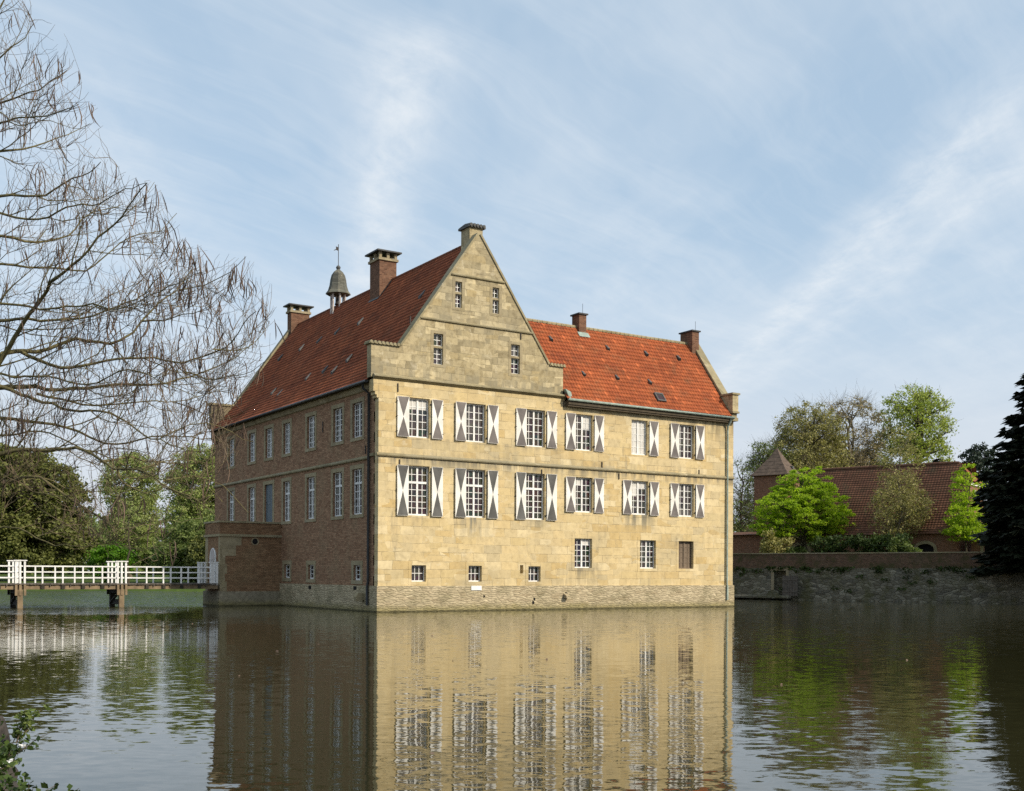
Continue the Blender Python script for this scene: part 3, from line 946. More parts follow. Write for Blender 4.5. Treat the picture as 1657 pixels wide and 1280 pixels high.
cs.prism([(0, 0), (-0.10, 0.05), (-0.22, 0.28), (-0.22, 0.36), (0, 0.36)], 0.5, YE, lambda q, z, t_: (q - 0.001, t_, 11.94 + z))
cs.build('eave_moulding', M['surround'], house)

# ---- gables
GZ0, GZ1 = 12.5, 21.1


def gl(z):
    return -0.45 if z < 14.25 else 1.22 + (z - 14.25) * (6.06 - 1.22) / (GZ1 - 14.25)


def gr_(z):
    return 12.0 if z < 14.25 else 11.04 - (z - 14.25) * (11.04 - 6.28) / (GZ1 - 14.25)


def gable(y0, y1, holes, name, matn, out_dir):
    mb = MB()
    zs = sorted({12.5, 14.25, 14.2501, GZ1, *[h[2] for h in holes], *[h[3] for h in holes]})
    for i in range(len(zs) - 1):
        za, zb = zs[i], zs[i + 1]
        if zb - za < 0.001:
            continue
        za_ = za if za != 14.25 else 14.2501
        hs = sorted([h for h in holes if h[2] <= za + 1e-6 and h[3] >= zb - 1e-6])
        xa = [gl(za_)] + [v for h in hs for v in (h[0], h[1])] + [gr_(za_)]
        xb = [gl(zb if zb != 14.25 else 14.2)] + [v for h in hs for v in (h[0], h[1])] + [gr_(zb if zb != 14.25 else 14.2)]
        for k in range(0, len(xa), 2):
            mb.face([(xa[k], y0, za), (xa[k + 1], y0, za), (xb[k + 1], y0, zb), (xb[k], y0, zb)])
    for h in holes:
        reveal(mb, lambda u, z, d: (u, y0 + d, z), *h, 0.22)
    ol = [(-0.45, 12.5), (12.0, 12.5), (12.0, 14.25), (11.04, 14.2501), (6.28, GZ1), (6.06, GZ1), (1.22, 14.2501), (-0.45, 14.25)]
    mb.face([(x, y1, z) for x, z in reversed(ol)])
    for k in range(len(ol)):
        p, q = ol[k], ol[(k + 1) % len(ol)]
        mb.face([(p[0], y0, p[1]), (q[0], y0, q[1]), (q[0], y1, q[1]), (p[0], y1, p[1])])
    g = mb.build(name, M[matn], house)
    # coping along the rakes and kneelers
    cb = MB()
    f_, b_ = (y0 - 0.07, y1 + 0.05) if out_dir < 0 else (y0 - 0.05, y1 + 0.07)
    for (p, q) in (((1.30, 14.33), (6.10, GZ1 + 0.03)), ((10.96, 14.33), (6.24, GZ1 + 0.03))):
        pv, qv = Vector(p), Vector(q)
        t_ = (qv - pv).normalized()
        n_ = Vector((-t_.y, t_.x))
        if n_.y < 0:
            n_ = -n_
        pv, qv = pv - n_ * 0.03, qv - n_ * 0.03
        cb.prism([tuple(pv), tuple(qv), tuple(qv + n_ * 0.11), tuple(pv + n_ * 0.11)], f_, b_, lambda u, v, t2: (u, t2, v))
    for (a, b) in ((-0.60, 1.24), (11.02, 12.13)):
        cb.box(a, f_ - 0.03, 14.252, b, b_ + 0.03, 14.33)
        n = max(3, int((b - a) / 0.22))
        for k in range(n):     # half-round cover tiles
            xx = a + (k + 0.5) * (b - a) / n
            cb.tube([(xx, f_ - 0.06, 14.34), (xx, b_ + 0.06, 14.36)], 0.085, 8)
    cb.build('coping', M['trim_stone'], house)
    return g


GW = [(4.66, 5.09, 16.84, 18.28), (7.09, 7.53, 16.83, 18.29), (3.31, 3.90, 13.56, 15.24), (8.36, 8.95, 13.55, 15.22)]
gable(0.0, 0.5, GW, 'front_gable', 'gable_stone', -1)
gable(26.6, 27.1, [], 'rear_gable', 'rear_stone', 1)
for (a, b, c, e) in GW:
    zt = c + (e - c) * 0.57
    for (za, zb) in ((c, zt - 0.06), (zt + 0.06, e)):
        window(fR, a + 0.02, b - 0.0, za, zb, 2, 3 if za == c else 2, mull=False, d=0.15, fw=0.035)
    tb = MB()
    fbox(tb, fR, a - 0.001, b + 0.001, zt - 0.06, zt + 0.06, 0.03, 0.23)
    fbox(tb, fR, a - 0.18, a - 0.002, c - 0.16, e + 0.16, -0.012, 0.03)
    fbox(tb, fR, b + 0.002, b + 0.18, c - 0.16, e + 0.16, -0.012, 0.03)
    fbox(tb, fR, a - 0.002, b + 0.002, e + 0.002, e + 0.16, -0.012, 0.03)
    fbox(tb, fR, a - 0.002, b + 0.002, c - 0.16, c - 0.002, -0.016, 0.03)
    tb.build('stone_margin', M['surround'], house)
gs = MB()
for (x0, x1, z) in ((2.46, 9.84, 15.90), (4.40, 7.86, 18.56)):
    gs.prism([(0, 0), (-0.09, 0.04), (-0.11, 0.10), (0, 0.18)], x0, x1, lambda q, zz, t_, z=z: (t_, q - 0.001, z + zz))
gs.build('gable_string_course', M['trim_stone'], house)
# moulded corbel carrying the kneeler over the side facade
for y0, y1, mn in ((0.003, 0.5, 'ashlar'), (26.6, 27.098, 'rear_stone')):
    cb = MB()
    cb.prism([(0, 11.42), (-0.11, 11.42), (-0.11, 11.58), (-0.21, 11.58), (-0.21, 11.75), (-0.31, 11.75), (-0.31, 12.398), (0, 12.398)], y0, y1, lambda u, v, t_: (u, t_, v))
    cb.build('kneeler_corbel', M[mn], house)



# ---- roofs: pantiles as real relief
def tiled(name, prof, y0, y1, fn, matn, tw=0.23, th=0.33, keep=None, parent=house, nu=6, relief=1.0):
    """prof: (across, z) polyline from eave to ridge; laid along y0..y1"""
    pr = [Vector(p) for p in prof]
    L_ = [0]
    for a, b in zip(pr, pr[1:]):
        L_.append(L_[-1] + (b - a).length)
    nrow = max(2, int(round(L_[-1] / th)))
    th = L_[-1] / nrow
    ncol = max(2, int(round((y1 - y0) / tw)))
    us = np.linspace(y0, y1, ncol * nu + 1)
    vs, lift = [], []
    for r in range(nrow):
        vs += [r * th + 1e-4, (r + 0.5) * th, (r + 1) * th - 1e-4]
        lift += [0.040 * relief, 0.022 * relief, 0.004]
    wave = relief * 0.024 * np.sin(2 * np.pi * (us - y0) / tw) + relief * 0.010 * np.sin(4 * np.pi * (us - y0) / tw + 0.8)
    V, UV = [], []
    for v, l in zip(vs, lift):
        k = 0
        while k < len(pr) - 2 and v > L_[k + 1]:
            k += 1
        t_ = (pr[k + 1] - pr[k]).normalized()
        n_ = Vector((-t_.y, t_.x))
        if n_.y < 0:
            n_ = -n_
        p = pr[k] + t_ * (v - L_[k])
        sag = 0.03 * np.sin(us * 0.45 + 1.0) * math.sin(math.pi * min(v / L_[-1], 1))
        h = wave + l + sag
        for u, hh in zip(us, h):
            V.append(fn(p.x + n_.x * hh, p.y + n_.y * hh, u))
            UV.append(((u - y0) / tw, v / th))
    nu_ = len(us)
    V = np.array(V)
    i, j = np.meshgrid(np.arange(len(vs) - 1), np.arange(nu_ - 1), indexing='ij')
    q = (i * nu_ + j).ravel()
    Fq = np.stack([q, q + 1, q + nu_ + 1, q + nu_], 1)
    if keep is not None:
        cen = V[Fq].mean(1)
        Fq = Fq[keep(cen)]
    return np_mesh(name, V, Fq, M[matn], parent, uv=np.array(UV))


PW = [(-0.46, 12.36), (0.25, 13.12), (1.20, 14.20), (6.17, 20.86)]
PE = [(12.62, 12.36), (11.9, 13.12), (10.97, 14.20), (6.17, 20.86)]
rm = tiled('main_roof', PW, 0.52, 26.58, lambda a, z, u: (a, u, z), 'tiles_main', keep=lambda c: (c[:, 1] > 0.5) & ~((c[:, 1] < 0.56) & (c[:, 0] < -0.5)))
tiled('main_roof_back_slope', PE, 0.52, 26.58, lambda a, z, u: (a, u, z), 'tiles_main', nu=4)
QS = [(-0.42, 12.36), (0.1, 13.02), (3.62, 17.70)]
QN = [(7.7, 12.36), (7.1, 13.02), (3.62, 17.70)]
tiled('wing_roof', QS, 8.0, 25.2, lambda a, z, u: (u, a, z), 'tiles_wing', keep=lambda c: (c[:, 0] > 12.02) | (c[:, 1] > 0.55))
tiled('wing_roof_back_slope', QN, 8.0, 25.2, lambda a, z, u: (u, a, z), 'tiles_wing', nu=4)
rt = MB()
for k in range(int(26 / 0.36)):
    y = 0.6 + k * 0.36
    rt.tube([(6.17, y, 20.84), (6.17, y + 0.38, 20.86)], [0.13, 0.105], 8)
rt.build('ridge_tiles', M['tiles_main'], house)
rt = MB()
for k in range(int(16.6 / 0.36)):
    x = 8.6 + k * 0.36
    rt.tube([(x, 3.62, 17.70), (x + 0.38, 3.62, 17.72)], [0.13, 0.105], 8)
rt.build('ridge_tiles', M['trim_stone'], house)
# eave boards, gutters, downpipes
eb = MB()
eb.box(12.17, -0.36, 12.06, 25.28, -0.004, 12.30)
eb.box(12.17, -0.30, 11.96, 25.28, -0.004, 12.058)
eb.box(-0.40, 0.52, 12.302, -0.003, 26.55, 12.40)
eb.build('eave_board', M['soffit'], house)


def gutter(pts, r, mn, name='gutter'):
    g = MB()
    g.tube(pts, r, 10)
    return g.build(name, M[mn], house, smooth=True)


gutter([(12.1, -0.44, 12.34), (25.35, -0.44, 12.28)], 0.075, 'copper')
gutter([(-0.50, 0.45, 12.33), (-0.50, 26.5, 12.30)], 0.085, 'pipe_dark')
gutter([(25.08, -0.44, 12.22), (25.08, -0.40, 12.05), (25.08, -0.14, 11.75), (25.08, -0.12, 11.4), (25.08, -0.12, 1.5), (25.08, -0.17, 1.30), (25.08, -0.17, 0.45)], 0.065, 'copper', 'downpipe')
gutter([(-0.50, 0.95, 12.28), (-0.46, 0.95, 12.0), (-0.12, 0.95, 11.75), (-0.12, 0.95, 1.6), (-0.17, 0.95, 1.35), (-0.17, 0.95, 0.35)], 0.075, 'pipe_dark', 'downpipe')
hp = MB()
hp.prism([(11.95, 12.95), (12.35, 12.80), (12.42, 12.55), (12.18, 12.55)], -0.34, -0.08, lambda u, v, t_: (u, t_, v))
hp.tube([(12.3, -0.22, 12.6), (12.25, -0.40, 12.36)], 0.07, 8)
hp.build('rain_hopper', M['copper'], house)

# wing end gable
eg = MB()
og = [(-0.06, 12.3), (-0.06, 13.78), (0.62, 13.86), (3.45, 17.60), (3.79, 17.60), (6.9, 13.5), (7.42, 13.5), (7.42, 12.3)]
eg.prism(og, 25.22, 25.72, lambda u, v, t_: (t_, u, v))
eg.box(25.22, -0.42, 12.72, 25.72, -0.062, 13.78)
eg.build('end_gable', M['gable_stone'], house)
ec = MB()
for (p, q) in (((0.58, 13.86), (3.62, 17.90)), ((7.0, 13.45), (3.62, 17.90))):
    pv, qv = Vector(p), Vector(q)
    t_ = (qv - pv).normalized()
    n_ = Vector((-t_.y, t_.x))
    n_ = n_ if n_.y > 0 else -n_
    ec.prism([tuple(pv - n_ * 0.04), tuple(qv - n_ * 0.04), tuple(qv + n_ * 0.07), tuple(pv + n_ * 0.07)], 25.16, 25.80, lambda u, v, t2: (t2, u, v))
ec.box(25.14, -0.50, 13.80, 25.82, 0.66, 13.92)
ec.box(25.18, -0.48, 12.60, 25.78, -0.001, 12.72)
ec.box(25.28, -0.30, 12.32, 25.715, -0.002, 12.598)
ec.box(25.24, -0.40, 12.10, 25.74, -0.001, 12.318)
ec.build('coping', M['trim_stone'], house)


# ---- chimneys
def chimney(x0, y0, x1, y1, z0, z1, mn, cap):
    mb = MB()
    mb.box(x0, y0, z0, x1, y1, z1)
    c = mb.build('chimney', M[mn], house)
    cb = MB()
    if cap == 'open':
        cb.box(x0 - 0.10, y0 - 0.10, z1 + 0.001, x1 + 0.10, y1 + 0.10, z1 + 0.16)
        zt = z1 + 0.52
        nx, ny = max(2, int((x1 - x0) / 0.6) + 1), max(2, int((y1 - y0) / 0.6) + 1)
        done = set()
        for i in range(nx):
            for j in range(ny):
                if 0 < i < nx - 1 and 0 < j < ny - 1:
                    continue
                cx, cy = x0 + 0.06 + (x1 - x0 - 0.12) * i / (nx - 1), y0 + 0.06 + (y1 - y0 - 0.12) * j / (ny - 1)
                cb.box(cx - 0.09, cy - 0.09, z1 + 0.161, cx + 0.09, cy + 0.09, zt)
        cb.build('chimney_collar', M['surround'], c)
        sl_ = MB()
        o_ = 0.26
        zz = zt + 0.001
        sl_.box(x0 - o_, y0 - o_, zz, x1 + o_, y1 + o_, zz + 0.09)
        xm, ym = (x0 + x1) / 2, (y0 + y1) / 2
        for a, b in (((x0 - o_, y0 - o_), (x1 + o_, y0 - o_)), ((x1 + o_, y0 - o_), (x1 + o_, y1 + o_)), ((x1 + o_, y1 + o_), (x0 - o_, y1 + o_)), ((x0 - o_, y1 + o_), (x0 - o_, y0 - o_))):
            sl_.face([(*a, zz + 0.091), (*b, zz + 0.091), (xm, ym, zz + 0.2)])
        sl_.build('cap_slab', M['pipe_dark'], c)
    elif cap == 'tile':
        cb.box(x0 - 0.13, y0 - 0.13, z1 + 0.001, x1 + 0.13, y1 + 0.13, z1 + 0.10)
        n = 5
        for k in range(n):
            xx = x0 - 0.1 + (k + 0.5) * (x1 - x0 + 0.2) / n
            cb.tube([(xx, y0 - 0.2, z1 + 0.11), (xx, (y0 + y1) / 2, z1 + 0.2), (xx, y1 + 0.2, z1 + 0.11)], 0.09, 8)
        cb.build('cap_slab', M['lead'], c)
    else:
        cb.box(x0 - 0.09, y0 - 0.09, z1 + 0.001, x1 + 0.09, y1 + 0.09, z1 + 0.09)
        cb.tube([(x1 - 0.15, y0 + 0.2, z1 + 0.09), (x1 - 0.15, y0 + 0.2, z1 + 0.75)], 0.012, 5)
        cb.build('cap_slab', M['pipe_dark'], c)
    return c


def flash(x0, y0, x1, y1, zf):
    """lead flashing apron where a stack meets the west slope"""
    fb = MB()
    p = [(x0 - 0.14, y0 - 0.05), (x0 - 0.02, y0 - 0.05), (x0 - 0.02, y1 + 0.05), (x0 - 0.14, y1 + 0.05)]
    fb.face([(x, y, zf(x) + 0.10) for x, y in p])
    fb.face([(x, y, zf(x) + 0.10) for x, y in ((x0 - 0.02, y0 - 0.16), (x1, y0 - 0.16), (x1, y0 - 0.005), (x0 - 0.02, y0 - 0.005))])
    fb.build('lead_flashing', M['lead'], house)


chimney(5.25, 10.7, 6.45, 12.1, 18.6, 22.04, 'chimney_brick', 'open')
flash(5.25, 10.7, 6.1, 12.1, lambda x: 14.2 + (x - 1.2) * 1.34)
chimney(5.53, 26.3, 7.0, 27.05, 19.2, 21.72, 'chimney_brick', 'open')
chimney(5.86, 0.50, 6.72, 1.45, 19.4, 21.62, 'gable_stone', 'tile')
chimney(15.56, 3.28, 16.12, 4.05, 16.6, 18.48, 'chimney_brick', 'flat')
chimney(24.82, 3.05, 25.42, 4.25, 16.2, 18.48, 'chimney_brick', 'flat')
lf = MB()
lf.face([(15.40, 3.00, 17.03), (16.25, 3.00, 17.03), (16.25, 3.26, 17.36), (15.40, 3.26, 17.36)])
lf.build('lead_flashing', M['copper'], house)

# ---- bell turret on the ridge
TX, TY = 6.17, 19.15
tu = MB()
for k in range(6):
    a = math.pi * 2 * k / 6 + 0.35
    px_, py_ = TX + 0.50 * math.cos(a), TY + 0.50 * math.sin(a)
    tu.tube([(px_, py_, 19.2), (px_, py_, 21.75)], 0.085, 6)
turret = tu.build('bell_turret', M['post_white'], house)
tb = MB()
tb.lathe([(0.88, 0.0), (0.86, 0.08), (0.72, 0.26), (0.61, 0.62), (0.55, 1.05), (0.47, 1.36), (0.31, 1.60), (0.14, 1.74), (0.10, 1.80)], (TX, TY, 21.66), 8, rot=0.35)
tb.build('turret_roof', M['slate'], turret)
fb = MB()
fb.lathe([(0.05, 0), (0.14, 0.06), (0.17, 0.16), (0.10, 0.26), (0.04, 0.3)], (TX, TY, 23.42), 10)
fb.build('finial', M['lead'], turret, smooth=True)
vb = MB()
vb.tube([(TX, TY, 23.7), (TX, TY, 25.2)], 0.025, 5)
vb.prism([(0.0, 24.74), (-0.28, 24.74), (-0.58, 24.60), (-0.55, 24.66), (-0.30, 24.80), (-0.30, 24.98), (0.0, 24.98)], -0.012, 0.012, lambda u, v, t_: (TX + u * 0.84, TY - u * -0.54 + t_, v))
vb.build('weather_vane', M['iron'], turret)
bb = MB()
bb.lathe([(0.25, 0.0), (0.23, 0.06), (0.17, 0.22), (0.14, 0.40), (0.05, 0.50)], (TX, TY, 20.95), 12)
bb.tube([(TX, TY, 21.4), (TX, TY, 21.8)], 0.03, 5)
bb.build('bell', M['iron'], turret, smooth=True)


# ---- vents and skylight
def vent(fn, n_sign):
    pass


for (x, y, z) in [(1.11, 8.4, 14.08), (0.87, 16.6, 13.75), (1.16, 18.5, 14.15), (0.46, 15.76, 13.21), (3.76, 20.0, 17.65), (3.75, 16.84, 17.63), (3.83, 14.1, 17.74), (3.84, 10.6, 17.75),
                  (3.68, 23.8, 17.54), (1.38, 10.4, 14.44), (1.53, 7.2, 14.65), (1.31, 12.9, 14.34), (3.85, 2.45, 17.77)]:
    vb = MB()
    s = 0.11
    vb.face([(x - 0.16, y - s, z + 0.02), (x - 0.16, y + s, z + 0.02), (x + 0.22, y + s * 0.7, z + 0.44), (x + 0.22, y - s * 0.7, z + 0.44)])
    vb.face([(x - 0.16, y - s, z + 0.02), (x - 0.16, y + s, z + 0.02), (x - 0.12, y + s, z - 0.12), (x - 0.12, y - s, z - 0.12)])
    vb.face([(x - 0.16, y - s, z + 0.02), (x - 0.12, y - s, z - 0.12), (x + 0.22, y - s * 0.7, z + 0.36), (x + 0.22, y - s * 0.7, z + 0.44)])
    vb.build('roof_vent', M['lead'], house)
for (x, y, z) in [(12.94, 2.66, 16.44), (17.28, 2.59, 16.35), (20.43, 2.58, 16.34), (23.21, 2.59, 16.36), (14.19, 0.95, 14.16), (16.79, 0.97, 14.19), (19.38, 0.95, 14.17)]:
    vb = MB()
    s = 0.085
    z += 0.02
    vb.face([(x - s, y - 0.18, z + 0.0), (x + s, y - 0.18, z + 0.0), (x + s * 0.7, y + 0.14, z + 0.26), (x - s * 0.7, y + 0.14, z + 0.26)])
    vb.face([(x - s, y - 0.18, z + 0.0), (x + s, y - 0.18, z + 0.0), (x + s, y - 0.12, z - 0.16), (x - s, y - 0.12, z - 0.16)], 1)
    vb.face([(x - s, y - 0.18, z), (x - s, y - 0.12, z - 0.16), (x - s * 0.7, y + 0.14, z + 0.12), (x - s * 0.7, y + 0.14, z + 0.26)])
    vb.build('roof_vent', [M['lead'], M['dark']], house)
sk = MB()


def onroof(x, y, h):
    n_ = Vector((-1.336, 1)).normalized()
    return (x, y + n_.x * h, 12.89 + 1.336 * y + n_.y * h)


for (xa, xb, ya, yb) in ((19.22, 19.90, -0.02, 0.04), (19.22, 19.90, 0.34, 0.40), (19.22, 19.30, 0.04, 0.34), (19.82, 19.90, 0.04, 0.34)):
    c8 = [onroof(x, y, h) for h in (-0.02, 0.13) for (x, y) in ((xa, ya), (xb, ya), (xb, yb), (xa, yb))]
    i0 = len(sk.v)
    sk.v += c8
    for q in ((0, 3, 2, 1), (4, 5, 6, 7), (0, 1, 5, 4), (1, 2, 6, 5), (2, 3, 7, 6), (3, 0, 4, 7)):
        sk.f.append(tuple(i0 + k for k in q))
        sk.mi.append(0)
sko = sk.build('skylight', M['lead'], house)
sg = MB()
sg.face([onroof(x, y, 0.11) for x, y in ((19.29, 0.03), (19.83, 0.03), (19.83, 0.35), (19.29, 0.35))])
sg.build('pane', M['glass'], sko)

# ---- porch
PXF, PY0, PY1 = -3.95, 13.9, 16.75
pb = MB()
pb.box(PXF, PY0, 0.9, 0.0, PY1, 4.30)
pb.box(PXF - 0.02, PY0 - 0.02, 4.45, 0.0, PY1 + 0.02, 5.16)
po = pb.build('porch', M['porch_brick'], house)
q = MB()
q.box(PXF - 0.12, PY0 - 0.12, -1.2, 0.0, PY1 + 0.12, 0.90)
q.build('porch_plinth', M['porch_plinth'], po)
q = MB()
q.box(PXF - 0.10, PY0 - 0.10, 4.302, 0.0, PY1 + 0.10, 4.448)
q.box(PXF - 0.10, PY0 - 0.10, 5.162, 0.0, PY1 + 0.10, 5.27)
q.build('porch_cornice', M['trim_stone'], po)
prq = MB()
pl2 = MB()
for z0, z1, l in ((0.902, 1.5, 0.42), (1.5, 2.0, 0.30), (2.0, 2.6, 0.44), (2.6, 3.1, 0.32), (3.1, 3.75, 1.0), (3.75, 4.30, 1.35)):
    prq.box(PXF - 0.012, PY0 - 0.012, z0 + 0.002, PXF + l, PY0 + 0.3, z1)
    pl2.box(PXF - 0.0125, PY1 - 0.5, z0 + 0.002, PXF + 0.3, PY1 + 0.012, z1)
prq.build('porch_quoin', M['surround'], po)
pl2.build('porch_quoin', M['surround'], po)
q = MB()
q.tube([(-1.73, PY0 - 0.03, 4.02), (-1.73, PY0 + 0.05, 4.02)], 0.25, 18)
oc = q.build('oculus', M['surround'], po)
q = MB()
q.tube([(-1.73, PY0 - 0.035, 4.02), (-1.73, PY0 + 0.05, 4.02)], 0.18, 18)
q.build('oculus_hollow', M['dark'], oc)
q = MB()
dc = (PY0 + PY1) / 2 - 0.1
arch = [(-0.55, 1.30), (0.55, 1.30), (0.55, 3.0)] + [(0.55 * math.cos(a), 3.0 + 0.6 * math.sin(a)) for a in np.linspace(0.2, math.pi - 0.2, 9)] + [(-0.55, 3.0)]
q.prism(arch, PXF - 0.05, PXF + 0.02, lambda u, v, t_: (t_, dc + u, v))
pd = q.build('porch_door', M['white'], po)
q = MB()
q.prism([(u * 0.78, 1.40 + (v - 1.30) * 0.93) for u, v in arch], PXF - 0.06, PXF + 0.02, lambda u, v, t_: (t_, dc + u, v))
q.build('pane', M['glass'], pd)

# small things on the walls
for (x, z, l) in ((1.13, 12.05, 0.45), (1.25, 8.0, 0.4), (10.5, 7.95, 0.42), (12.05, 12.1, 0.4), (14.9, 8.65, 0.4), (22.7, 8.6, 0.4), (16.2, 8.05, 0.35), (1.86, 15.75, 0.45), (9.0, 15.8, 0.5)):
    MB().box(x - 0.03, -0.05, z - l / 2, x + 0.03, -0.004, z + l / 2).build('iron_anchor', M['iron'], house)
for y, z0, z1 in ((7.3, 10.3, 10.95), (1.5, 8.55, 9.0)):
    MB().box(-0.05, y, z0, -0.004, y + 0.07, z1).build('iron_anchor', M['iron'], house)
q = MB()
q.box(5.72, -0.125, 1.15, 6.39, -0.093, 1.40)
q.build('notice_board', M['white'], house)
for (x, z, r) in ((9.95, 0.62, 0.10), (9.86, 0.42, 0.12), (12.2, 0.86, 0.16), (6.55, 0.80, 0.08)):
    MB().tube([(x, -0.098, z), (x + 0.02, -0.02, z)], r, 7).build('drain_hole', M['dark'], house)
for (y, z) in ((2.65, 1.25), (9.0, 1.2)):
    MB().box(-0.098, y - 0.2, z - 0.1, -0.02, y + 0.2, z + 0.1).build('drain_hole', M['dark'], house)
q = MB()
q.prism([(-0.09, 0.62), (-0.55, 0.55), (-0.60, 0.80), (-0.45, 1.02), (-0.09, 0.95)], 1.42, 1.75, lambda u, v, t_: (u, t_, v))
q.build('stone_spout', M['surround'], house)
q = MB()
q.prism([(-0.09, 0.95), (-0.40, 0.80), (-0.40, 0.66), (-0.09, 0.70)], 12.05, 12.35, lambda u, v, t_: (t_, u, v))
q.build('stone_spout', M['plinth'], house)

# ------------------------------------------------------------------ footbridge
bridge = empty('footbridge', (-4, 15, 0), label='white railed wooden footbridge on dark posts leading to the porch', cat='bridge')
BO = Vector((-4, 15, 0))
BY0, BY1, BXE = 13.92, 16.12, -34.0


def bb_(mb, x0, y0, z0, x1, y1, z1, mi=0):
    mb.box(min(x0, x1) + 4, y0 - 15, z0, max(x0, x1) + 4, y1 - 15, z1, mi)


q = MB()
n = int((PXF - 0.2 - BXE) / 0.18)
for k in range(n):
    x = PXF - 0.16 - k * 0.18
    bb_(q, x - 0.165, BY0 - 0.14 - 0.02 * (k % 3), 1.33, x, BY1 + 0.14, 1.40 + 0.004 * (k % 2))
q.build('deck', M['timber_grey'], bridge)
q = MB()
for y in (BY0 + 0.05, (BY0 + BY1) / 2, BY1 - 0.05):
    bb_(q, BXE, y - 0.1, 1.06, PXF - 0.15, y + 0.1, 1.328)
q.build('beam', M['timber'], bridge)


def post(mb, x, y, z0, z1, w_=0.05, mi=0):
    bb_(mb, x - w_, y - w_, z0, x + w_, y + w_, z1, mi)


nearp = [-5.25, -6.34, -7.41, -8.40, -10.94, -12.02, -13.12, -14.21, -16.5, -17.6, -18.7, -19.8, -22.0, -23.1, -24.2, -25.3]
for y, sgn in ((BY0, -1), (BY1, 1)):
    for z in (2.38, 2.05, 1.72):
        q = MB()
        bb_(q, BXE, y - 0.03, z - 0.034, PXF - 0.16, y + 0.03, z + 0.034)
        q.build('rail', M['white'], bridge)
    for x in nearp:
        q = MB()
        bb_(q, x - 0.09, y + sgn * 0.10, 1.08, x + 0.09, y + sgn * 0.16, 1.32)
        je = MB()
        bb_(je, x + 0.38, y + sgn * 0.09, 1.22, x + 0.42, y + sgn * 0.16, 1.34)
        je.build('joist_end', M['timber_grey'], bridge)
        pb_ = MB()
        post(pb_, x, y, 1.18 if sgn < 0 else 1.4, 2.36, 0.040)
        q.build('bracket', M['timber_dark'], pb_.build('railing_post', M['white'], bridge))
for xt in (-9.86, -15.40, -20.95, -26.5):
    for y, sgn in ((BY0, -1), (BY1, 1)):
        q = MB()
        for dx_, lean in ((-0.22, 0.0), (0.0, 0.0), (0.24, 0.0)):
            post(q, xt + dx_, y + sgn * 0.07, 1.33, 2.66, 0.050)
        bb_(q, xt - 0.34, y + sgn * 0.07 - 0.09, 2.662, xt + 0.36, y + sgn * 0.07 + 0.09, 2.72)
        q.build('tall_post', M['white'], bridge)
        q = MB()
        for dx_ in (-0.22, 0.0, 0.24):
            bb_(q, xt + dx_ - 0.062, y + sgn * 0.13 - 0.06, 0.72, xt + dx_ + 0.062, y + sgn * 0.13 + 0.06, 1.328)
        bb_(q, xt - 0.14, y - 0.14 + sgn * 0.0, -1.5, xt + 0.14, y + 0.14, 1.05)
        q.build('pile', M['timber'] if sgn < 0 else M['timber_dark'], bridge)
    q = MB()
    bb_(q, xt - 0.14, BY0 + 0.18, 0.82, xt + 0.14, BY1 - 0.18, 1.055)
    bb_(q, xt - 0.10, BY0 + 0.18, 0.15, xt + 0.10, BY1 - 0.18, 0.45)
    q.tube([(xt + 4 - 0.13, BY0 - 14.85, 0.82), (xt + 4 - 0.13, BY1 - 15.2, 0.25)], 0.08, 5)
    q.build('trestle_brace', M['timber_dark'], bridge)
for y, sgn in ((BY0, -1), (BY1, 1)):
    q = MB()
    for dx_ in (0.0, -0.22, -0.34 if sgn < 0 else -0.40):
        post(q, PXF - 0.22 + dx_, y + sgn * 0.07, 1.3, 2.66, 0.062)
    bb_(q, PXF - 0.70, y + sgn * 0.07 - 0.09, 2.662, PXF - 0.14, y + sgn * 0.07 + 0.09, 2.72)
    q.build('end_post', M['white'], bridge)

# ------------------------------------------------------------------ garden wall, landing, barn, tower
wdx, wdy = DX * RX + DY * RY, DX * LX + DY * LY
AZ = math.atan2(wdy, wdx)


def onwall(px):
    """distance along the garden wall from WA where the sight line of a photo column crosses it"""
    u = (px - 828.5) / F_PX
    return (u * WA[1] - WA[0]) / (DX - u * DY)


LWALL = 72.0
gw = empty('garden_wall', W(*WA), AZ, label='long mossy retaining wall with brick top and rubble base along the right of the moat', cat='garden wall')
sD = onwall(1262)
DH = (sD - 0.52, sD + 0.55, 0.55, 2.45)


def fW(u, z, d):
    return (u, d, z)


q = MB()
panel(q, fW, 0, LWALL, -1.5, 2.66, [DH], 0.5)
q.face([(0, 0, 2.66), (LWALL, 0, 2.66), (LWALL, 0.3, 2.66), (0, 0.3, 2.66)])
q.face([(DH[0], 0.5, DH[2]), (DH[1], 0.5, DH[2]), (DH[1], 0.5, DH[3]), (DH[0], 0.5, DH[3])])
q.build('rubble_base', M['wall_rubble'], gw)
q = MB()
q.box(0, 0.10, 2.662, LWALL, 0.48, 3.86)
q.build('brick_top', M['wall_brick'], gw)
q = MB()
q.box(0, 0.04, 3.862, LWALL, 0.54, 3.95)
q.build('coping', M['trim_stone'], gw)
q = MB()
q.box(DH[0] - 0.26, -0.03, 0.45, DH[0] - 0.002, 0.1, 2.45)
q.box(DH[1] + 0.002, -0.03, 0.45, DH[1] + 0.24, 0.1, 2.45)
q.box(DH[0] - 0.30, -0.035, 2.452, DH[1] + 0.28, 0.1, 2.72)
q.build('door_surround', M['surround'], gw)
q = MB()     # open plank door, folded out against the wall
q.box(DH[1] - 0.10, -0.52, 0.30, DH[1] + 1.25, -0.46, 2.02)
for k in range(6):
    q.box(DH[1] - 0.09 + k * 0.222, -0.545, 0.32, DH[1] + 0.115 + k * 0.222, -0.521, 2.0)
